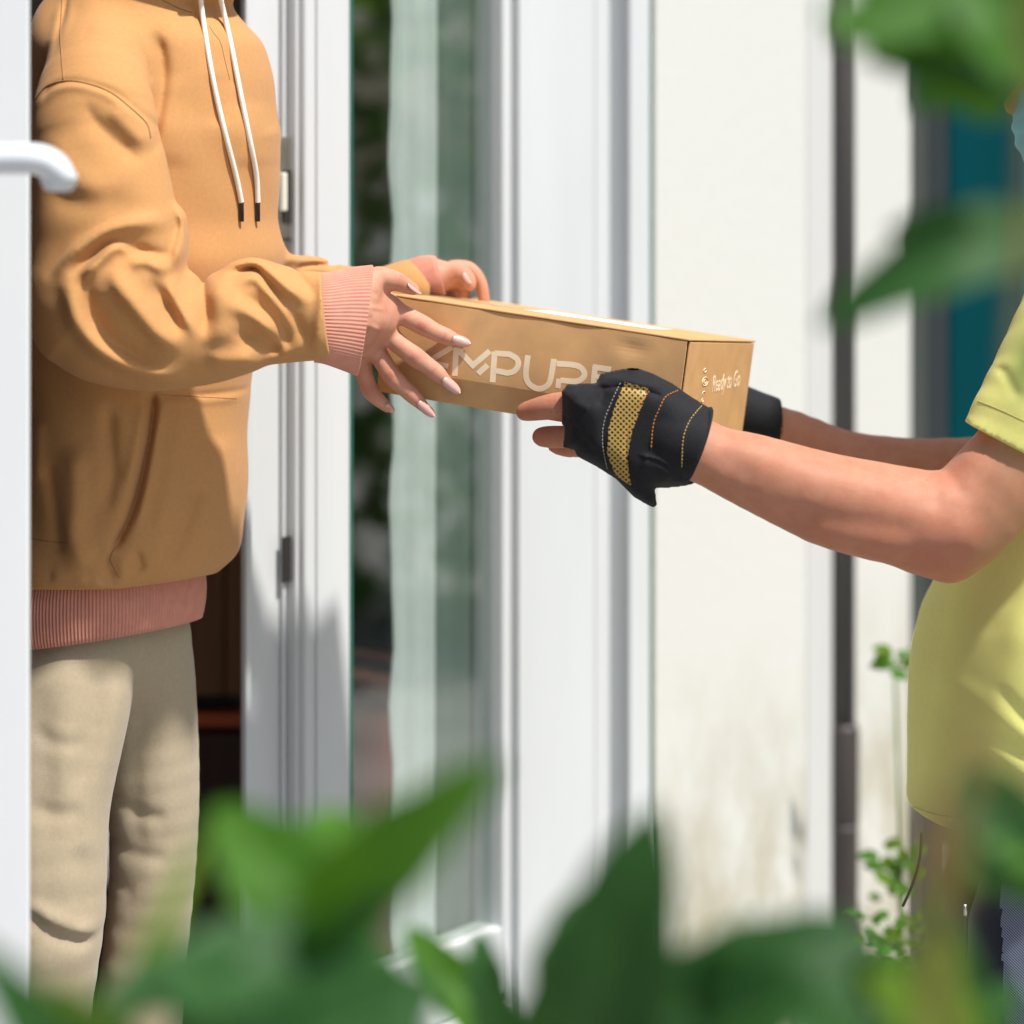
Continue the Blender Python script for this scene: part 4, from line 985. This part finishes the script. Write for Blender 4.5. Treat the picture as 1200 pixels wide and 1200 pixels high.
# trousers
g = Grid(axis((.46, .005), .92), axis((2.84, .005), 3.34), axis((-.16, .005), .74))
for ly, w in ((3.0, 0), (3.17, 0)):
    q = Grid(g.x, g.y, g.z); chain(q, [V4(.675, ly, .68, .10), V4(.65, ly, .50, .112), V4(.645, ly, .35, .106), V4(.68, ly, .1, .085), V4(.69, ly, -.12, .075)], .03)
    g.F = smin(g.F, q.F, .01)
Xn, Zn = g.x[:, None, None], g.z[None, None, :]
g.F -= (np.sin(Zn*50+Xn*60)*.002*np.sin(Xn*40+Zn*9)).astype(np.float32)
trm, Vt, Qt = sdfobj('trousers', g, m_trous, man, 1)
def netmat():
    a = M('pale_blue_net', (.2, .24, .34), .7); w = a.n('ShaderNodeTexWave'); w.inputs['Scale'].default_value = 130; a.l(a.coord((1, 1, 1), (0, R(50), 0)), w.inputs['Vector'])
    a.mix(w.outputs['Fac'], (.03, .035, .06), (.30, .34, .45)); a.bump(w.outputs['Fac'], .4, .001); return a.m
c = Vt[Qt].mean(1); t_ = (Zn.min() if 0 else 0)
px_ = 600+3000*c[:, 0]/c[:, 1]; py_ = 150+3000*(CAMZ-c[:, 2])/c[:, 1]
ins = (px_ > 1172+(py_-1040)*.03) & (px_ < 1215) & (c[:, 1] < 2.98); q = Qt[ins]; u, inv = np.unique(q, return_inverse=True)
npmesh('side_panel', Vt[u]+np.array((0, -.0015, 0)), inv.reshape(q.shape), netmat(), trm)
Tt = bvh(Vt, Qt)
mb = MB(); mb.tube([W(1131, 1075, 2.86), W(1130, 1110, 2.87), W(1128, 1160, 2.88)], .0011, 6); dr = mb.build('drawcord', m_tip, trm, True)
mb = MB(); mb.tube([W(1131, 1060, 2.86), W(1132, 1073, 2.86)], [.0016, .0022], 8); mb.build('cord_tip', M('polished_metal', (.8, .8, .78), .2, Metallic=1).m, dr, True)
mb = MB(); mb.tube(catmull([W(1080, 975, 2.98), W(1078, 1005, 2.98), W(1070, 1035, 2.985), W(1058, 1062, 2.99)], 4), [.0017]*13, 6); mb.build('strap_end', m_tip, trm, True)
# shoes
for ly in (2.98, 3.17):
    mb = MB(); mb.tube([(.73, ly, -.155), (.66, ly, -.155), (.56, ly, -.165), (.50, ly, -.175)], [.04, .046, .042, .024], 16); mb.build('shoe', M('dark_shoe', (.02, .02, .022), .5).m, man, True)
# mask and cap
g = Grid(axis((.57, .003), .80), axis((2.94, .003), 3.18), axis((1.38, .003), 1.56))
ellip(g, hm_+(-.05, 0, -.045), (.06, .066, .062), 0); chain(g, [np.append(hm_+(-.085, 0, -.02), .018), np.append(hm_+(-.075, 0, -.07), .02)], .02, kin=.03)
g.F = np.maximum(g.F, (g.x[:, None, None]-hm_[0]-.0)+0*g.y[None, :, None]+0*g.z[None, None, :])
for i in range(4): g.F -= (.0015*np.sin((g.z[None, None, :])*300)+0*g.x[:, None, None]).astype(np.float32)*.25
sdfobj('face_mask', g, m_mask, man, 1)
g = Grid(axis((.50, .005), .82), axis((2.92, .005), 3.2), axis((1.52, .005), 1.68))
ellip(g, hm_+(0, 0, .04), (.106, .088, .105), 0); g.F = np.maximum(g.F, (1.545-g.z[None, None, :])+0*g.F)
ellip(g, hm_+(-.10, 0, .055), (.075, .062, .007), .006)
sdfobj('cap', g, m_polo, man, 1)

# ================================================================== PLANTS
def leafmat(name, c0, c1, tr=.35):
    a = M(name, c0, .55); a.b.inputs['Specular IOR Level'].default_value = .3; f = a.noise(9, 4); col = a.ramp(f, .3, c0, .7, c1); at = a.n('ShaderNodeAttribute', attribute_name='vein'); mv = a.n('ShaderNodeMath', operation='MULTIPLY'); mv.inputs[1].default_value = .6; a.l(at.outputs['Fac'], mv.inputs[0]); a.mix(mv.outputs[0], col, (c1[0]*2+.03, c1[1]*1.8, c1[2]*2+.01))
    a.bump(a.noise(70, 4), .25, .001)
    tl = a.n('ShaderNodeBsdfTranslucent'); tl.inputs[0].default_value = (c1[0]*2.4, c1[1]*2.0, c1[2]*.4, 1)
    mx = a.n('ShaderNodeMixShader'); mx.inputs[0].default_value = tr
    a.l(a.b.outputs[0], mx.inputs[1]); a.l(tl.outputs[0], mx.inputs[2]); a.l(mx.outputs[0], a.out.inputs['Surface']); return a.m
L_dark = leafmat('dark_leaf', (.012, .06, .014), (.028, .105, .022), .3)
L_mid = leafmat('mid_green_leaf', (.035, .12, .012), (.065, .19, .02), .4)
L_lite = leafmat('yellow_green_leaf', (.06, .14, .01), (.11, .21, .015), .35)
m_stem = M('brown_stem', (.16, .09, .045), .8).vary(30, .3).m
m_gstem = M('green_stem', (.12, .22, .04), .6).vary(30, .2).m
def leaf(parent, base, tip, width, mat, droop=.1, fold=.25, roll=0., ex=.8, name='leaf', up=None):
    base, tip = np.asarray(base, float), np.asarray(tip, float); d = tip-base; L = np.linalg.norm(d); d /= L
    view = np.asarray(up if up is not None else (0, -.85, .5), float); n = view-d*view.dot(d); n /= np.linalg.norm(n); s = np.cross(d, n)
    ca, sa = math.cos(roll), math.sin(roll); n, s = n*ca+s*sa, s*ca-n*sa
    N, Mm = 42, 16; V = []
    for i in range(N+1):
        t = i/N; w = width/2*max(.02, math.sin(math.pi*min(1, t**ex))**.62)*(1+.04*math.sin(t*23))
        if t > .985: w = width*.01
        c = base+d*L*t+n*(-droop*L*(2*t-1)**2+droop*L)*1.0
        for j in range(Mm+1):
            a = j/Mm*2-1; V.append(c+s*w*a+n*(fold*w*abs(a)+.03*w*math.sin(t*17+a*3)-.06*w*(abs(a) < .1)))
    F = [(i*(Mm+1)+j, i*(Mm+1)+j+1, (i+1)*(Mm+1)+j+1, (i+1)*(Mm+1)+j) for i in range(N) for j in range(Mm)]
    o = pmesh(name, V, F, mat, parent, True)
    at = o.data.attributes.new('vein', 'FLOAT', 'POINT')
    at.data.foreach_set('value', [max(1-abs(j/Mm*2-1)*7, .45*max(0, math.cos((i/N*7-abs(j/Mm*2-1)*1.3)*2*math.pi))**6) for i in range(N+1) for j in range(Mm+1)])
    return o
def stem(parent, P, r, mat=m_stem):
    Q = catmull(P, 5); mb = MB(); mb.tube(Q, list(np.linspace(r[0], r[1], len(Q))), 10); return mb.build('stem', mat, parent, True)
# bottom left shrub
b0 = W(330, 1250, 1.3); t = thing('leafy_shrub', 'blurred green shrub with broad leaves across the bottom left foreground', 'shrub', (b0[0], 1.3, -.2))
G0 = np.array((b0[0], 1.3, -.2))
stem(t, [G0, W(330, 1500, 1.3), W(350, 1250, 1.3), W(380, 1120, 1.3)], (.008, .004), m_gstem)
leaf(t, W(335, 1120, 1.28), W(590, 890, 1.2), .046, L_mid, .05, .2, .1, .8)
leaf(t, W(420, 1120, 1.3), W(250, 945, 1.34), .056, L_mid, .06, .2, -.1, .75)
leaf(t, W(370, 1130, 1.3), W(395, 945, 1.4), .064, L_mid, .06, .2, .1, .7)
leaf(t, W(330, 1140, 1.3), W(470, 1050, 1.2), .030, L_dark, .1, .3, .4)
leaf(t, W(470, 1150, 1.28), W(110, 1180, 1.2), .055, L_dark, .12, .2, .3, .8)
leaf(t, W(380, 1260, 1.28), W(170, 1130, 1.2), .060, L_dark, .12, .2, .3, .8)
leaf(t, W(200, 1250, 1.28), W(440, 1150, 1.22), .07, L_dark, .1, .2, -.2, .8)
leaf(t, W(400, 1150, 1.3), W(500, 1240, 1.2), .05, L_mid, .1, .2, 0)
leaf(t, W(115, 1260, 1.25), W(240, 975, 1.25), .014, L_lite, .16, .3, .6, 1.0, up=(-.5, -.8, .3))
leaf(t, W(130, 1260, 1.25), W(60, 1150, 1.2), .035, L_lite, .1, .2, 0)
leaf(t, W(90, 1280, 1.2), W(-40, 1100, 1.15), .03, L_dark, .1, .2, .2)
leaf(t, W(300, 1230, 1.3), W(455, 1010, 1.32), .05, L_mid, .06, .2, .2, .85)
leaf(t, W(420, 1220, 1.3), W(300, 1060, 1.35), .055, L_mid, .06, .2, -.2, .85)
leaf(t, W(250, 1290, 1.2), W(520, 1150, 1.2), .06, L_dark, .08, .2, .1, .85)
# centre shrub
b0 = W(700, 1250, 1.3); t = thing('leafy_shrub', 'blurred dark green shrub with one upright pointed leaf in the bottom centre foreground', 'shrub', (b0[0], 1.3, -.2))
G0 = np.array((b0[0], 1.3, -.2))
stem(t, [G0, W(700, 1500, 1.3), W(720, 1250, 1.3)], (.008, .005), m_gstem)
leaf(t, W(650, 1320, 1.3), W(768, 945, 1.24), .072, L_dark, .08, .22, .1, .82)
leaf(t, W(700, 1290, 1.34), W(690, 1040, 1.4), .085, L_dark, .06, .2, .3, .8)
leaf(t, W(690, 1240, 1.28), W(1010, 1080, 1.3), .055, L_dark, .06, .2, .1, .9)
leaf(t, W(760, 1250, 1.3), W(960, 1160, 1.24), .07, L_dark, .08, .25, -.2, .85)
leaf(t, W(640, 1270, 1.7), W(475, 1085, 1.75), .04, L_mid, .08, .25, -.2, .85)
leaf(t, W(600, 1270, 1.6), W(560, 1090, 1.7), .03, L_dark, .08, .25, -.2, .85)
# right tall shrub with branch
YB = 1.0; b0 = W(1110, 1250, YB); t = thing('tall_shrub', 'blurred brown branch with hanging green leaves along the right edge foreground', 'shrub', (b0[0], YB, -.2))
G0 = np.array((b0[0]+.02, YB, -.2)); m_twig = M('yellow_brown_stem', (.17, .11, .03), .8).vary(30, .3).m
stem(t, [G0, W(1095, 1300, YB), W(1112, 1060, YB), W(1130, 900, YB), W(1160, 730, YB), W(1188, 560, YB), W(1200, 380, YB), W(1215, 150, YB), W(1200, -100, YB)], (.0055, .003), m_twig)
stem(t, [W(1130, 900, YB), W(1165, 890, YB), W(1205, 940, YB+.02)], (.002, .0015), m_twig)
leaf(t, W(1240, 960, 1.42), W(1100, 1040, 1.4), .05, L_mid, .1, .2, .1)
leaf(t, W(1130, 900, 1.4), W(1215, 1060, 1.4), .052, L_dark, .1, .2, .1)
leaf(t, W(1230, 1000, 1.4), W(1130, 950, 1.4), .04, L_mid, .1, .2, .1)
leaf(t, W(1150, 1260, 1.35), W(1010, 1140, 1.3), .045, L_lite, .1, .2, .1)
leaf(t, W(1060, 1280, 1.4), W(1110, 1090, 1.4), .04, L_lite, .1, .2, .1)
leaf(t, W(1000, 1280, 1.4), W(1070, 1120, 1.5), .045, L_mid, .1, .2, .1)
leaf(t, W(1260, 265, 1.35), W(958, 385, 1.33), .044, L_dark, .16, .2, 0, .75)
leaf(t, W(1250, 320, 1.35), W(1040, 270, 1.4), .045, L_dark, .1, .25, .2, .8)
leaf(t, W(1260, 60, 1.35), W(958, 22, 1.3), .050, L_mid, .06, .2, .1, .7)
leaf(t, W(1230, -40, 1.35), W(975, 50, 1.3), .055, L_mid, .1, .2, -.1, .8)
leaf(t, W(1020, -40, 1.35), W(1180, 135, 1.4), .07, L_mid, .1, .2, .2, .8)
leaf(t, W(1230, 20, 1.45), W(1070, 130, 1.45), .05, L_dark, .1, .2, .1, .8)
leaf(t, W(1130, -30, 1.3), W(1230, 110, 1.3), .05, L_mid, .1, .2, .1, .8)
leaf(t, W(1240, 380, 1.35), W(1180, 480, 1.3), .02, L_mid, .1, .2, .2)
leaf(t, W(1210, 90, 1.4), W(1010, 70, 1.35), .06, L_dark, .1, .2, .1, .75)
leaf(t, W(1100, -60, 1.4), W(1240, 60, 1.4), .07, L_mid, .1, .2, .1, .75)
leaf(t, W(1010, -60, 1.32), W(1070, 90, 1.36), .04, L_mid, .1, .2, .1, .8)
leaf(t, W(990, 1290, 1.4), W(1010, 1100, 1.45), .07, L_dark, .1, .2, .1, .8)
leaf(t, W(1080, 1290, 1.45), W(1190, 1150, 1.45), .04, L_dark, .1, .2, .1, .8)
# small plants against the far wall
leaf(t, W(1120, 1290, 1.5), W(1085, 1020, 1.5), .045, L_dark, .1, .2, .1, .8)
def sprig(name, lab, cx, cy, Y, n, sx, sy, sz, foot):
    p = W(cx, cy, Y); t = thing(name, lab, 'plant', (p[0], Y, -.2)); rnd_ = random.Random(cx)
    stem(t, [np.array((p[0]+foot, Y, -.2)), W(cx+8, cy+(1250-cy)*.5, Y), W(cx, cy, Y)], (.004, .002), m_gstem)
    for i in range(n):
        a = W(cx+rnd_.uniform(-sx, sx), cy+rnd_.uniform(-sy, sy), Y+rnd_.uniform(-.05, .05)); q = rnd_.uniform(0, 6.28); l = sz*rnd_.uniform(.7, 1.2)
        leaf(t, a, a+np.array((math.cos(q)*l, rnd_.uniform(-.3, .3)*l, math.sin(q)*l*.6)), l*.55, rnd_.choice((L_mid, L_lite, L_mid)), .1, .2, 0)
        if i % 2 == 0: stem(t, [W(cx, cy+10, Y), (W(cx, cy, Y)+a)/2+(0, 0, .005), a], (.0015, .001), m_gstem)
sprig('wall_plant', 'thin sprig of small green leaves beside the dark corner post, level with the yellow shirt', 1048, 775, 4.3, 10, 26, 14, .035, .02)
sprig('wall_plant', 'low green plant of small leaves against the wall under the hem of the yellow shirt', 1052, 1020, 4.3, 26, 24, 34, .035, .03)
sprig('wall_plant', 'low bright green plant of small leaves near the foot of the drainpipe', 1050, 1105, 4.0, 44, 45, 36, .030, .03)
# hedge across the garden, seen in the window glass
def hedge():
    rng = np.random.default_rng(3); n = 9000; c = np.stack([rng.uniform(4.4, 5.4, n), rng.uniform(1.5, 7.5, n), rng.uniform(-.2, 2.6, n)], 1)
    c[:, 0] += .4*np.sin(c[:, 1]*2.1)+.3*np.sin(c[:, 2]*3); a = rng.normal(size=(n, 3)); a /= np.linalg.norm(a, axis=1)[:, None]; b = np.cross(a, rng.normal(size=(n, 3))); b /= np.linalg.norm(b, axis=1)[:, None]
    l = rng.uniform(.05, .1, (n, 1)); V = np.stack([c-a*l, c+b*l*.5, c+a*l, c-b*l*.5], 1).reshape(-1, 3); F = np.arange(n*4).reshape(n, 4)
    o = npmesh('hedge', V, F, L_mid, None, False); tag(o, 'dense green garden hedge to the right, reflected in the window', 'hedge', None, 'stuff')
hedge()
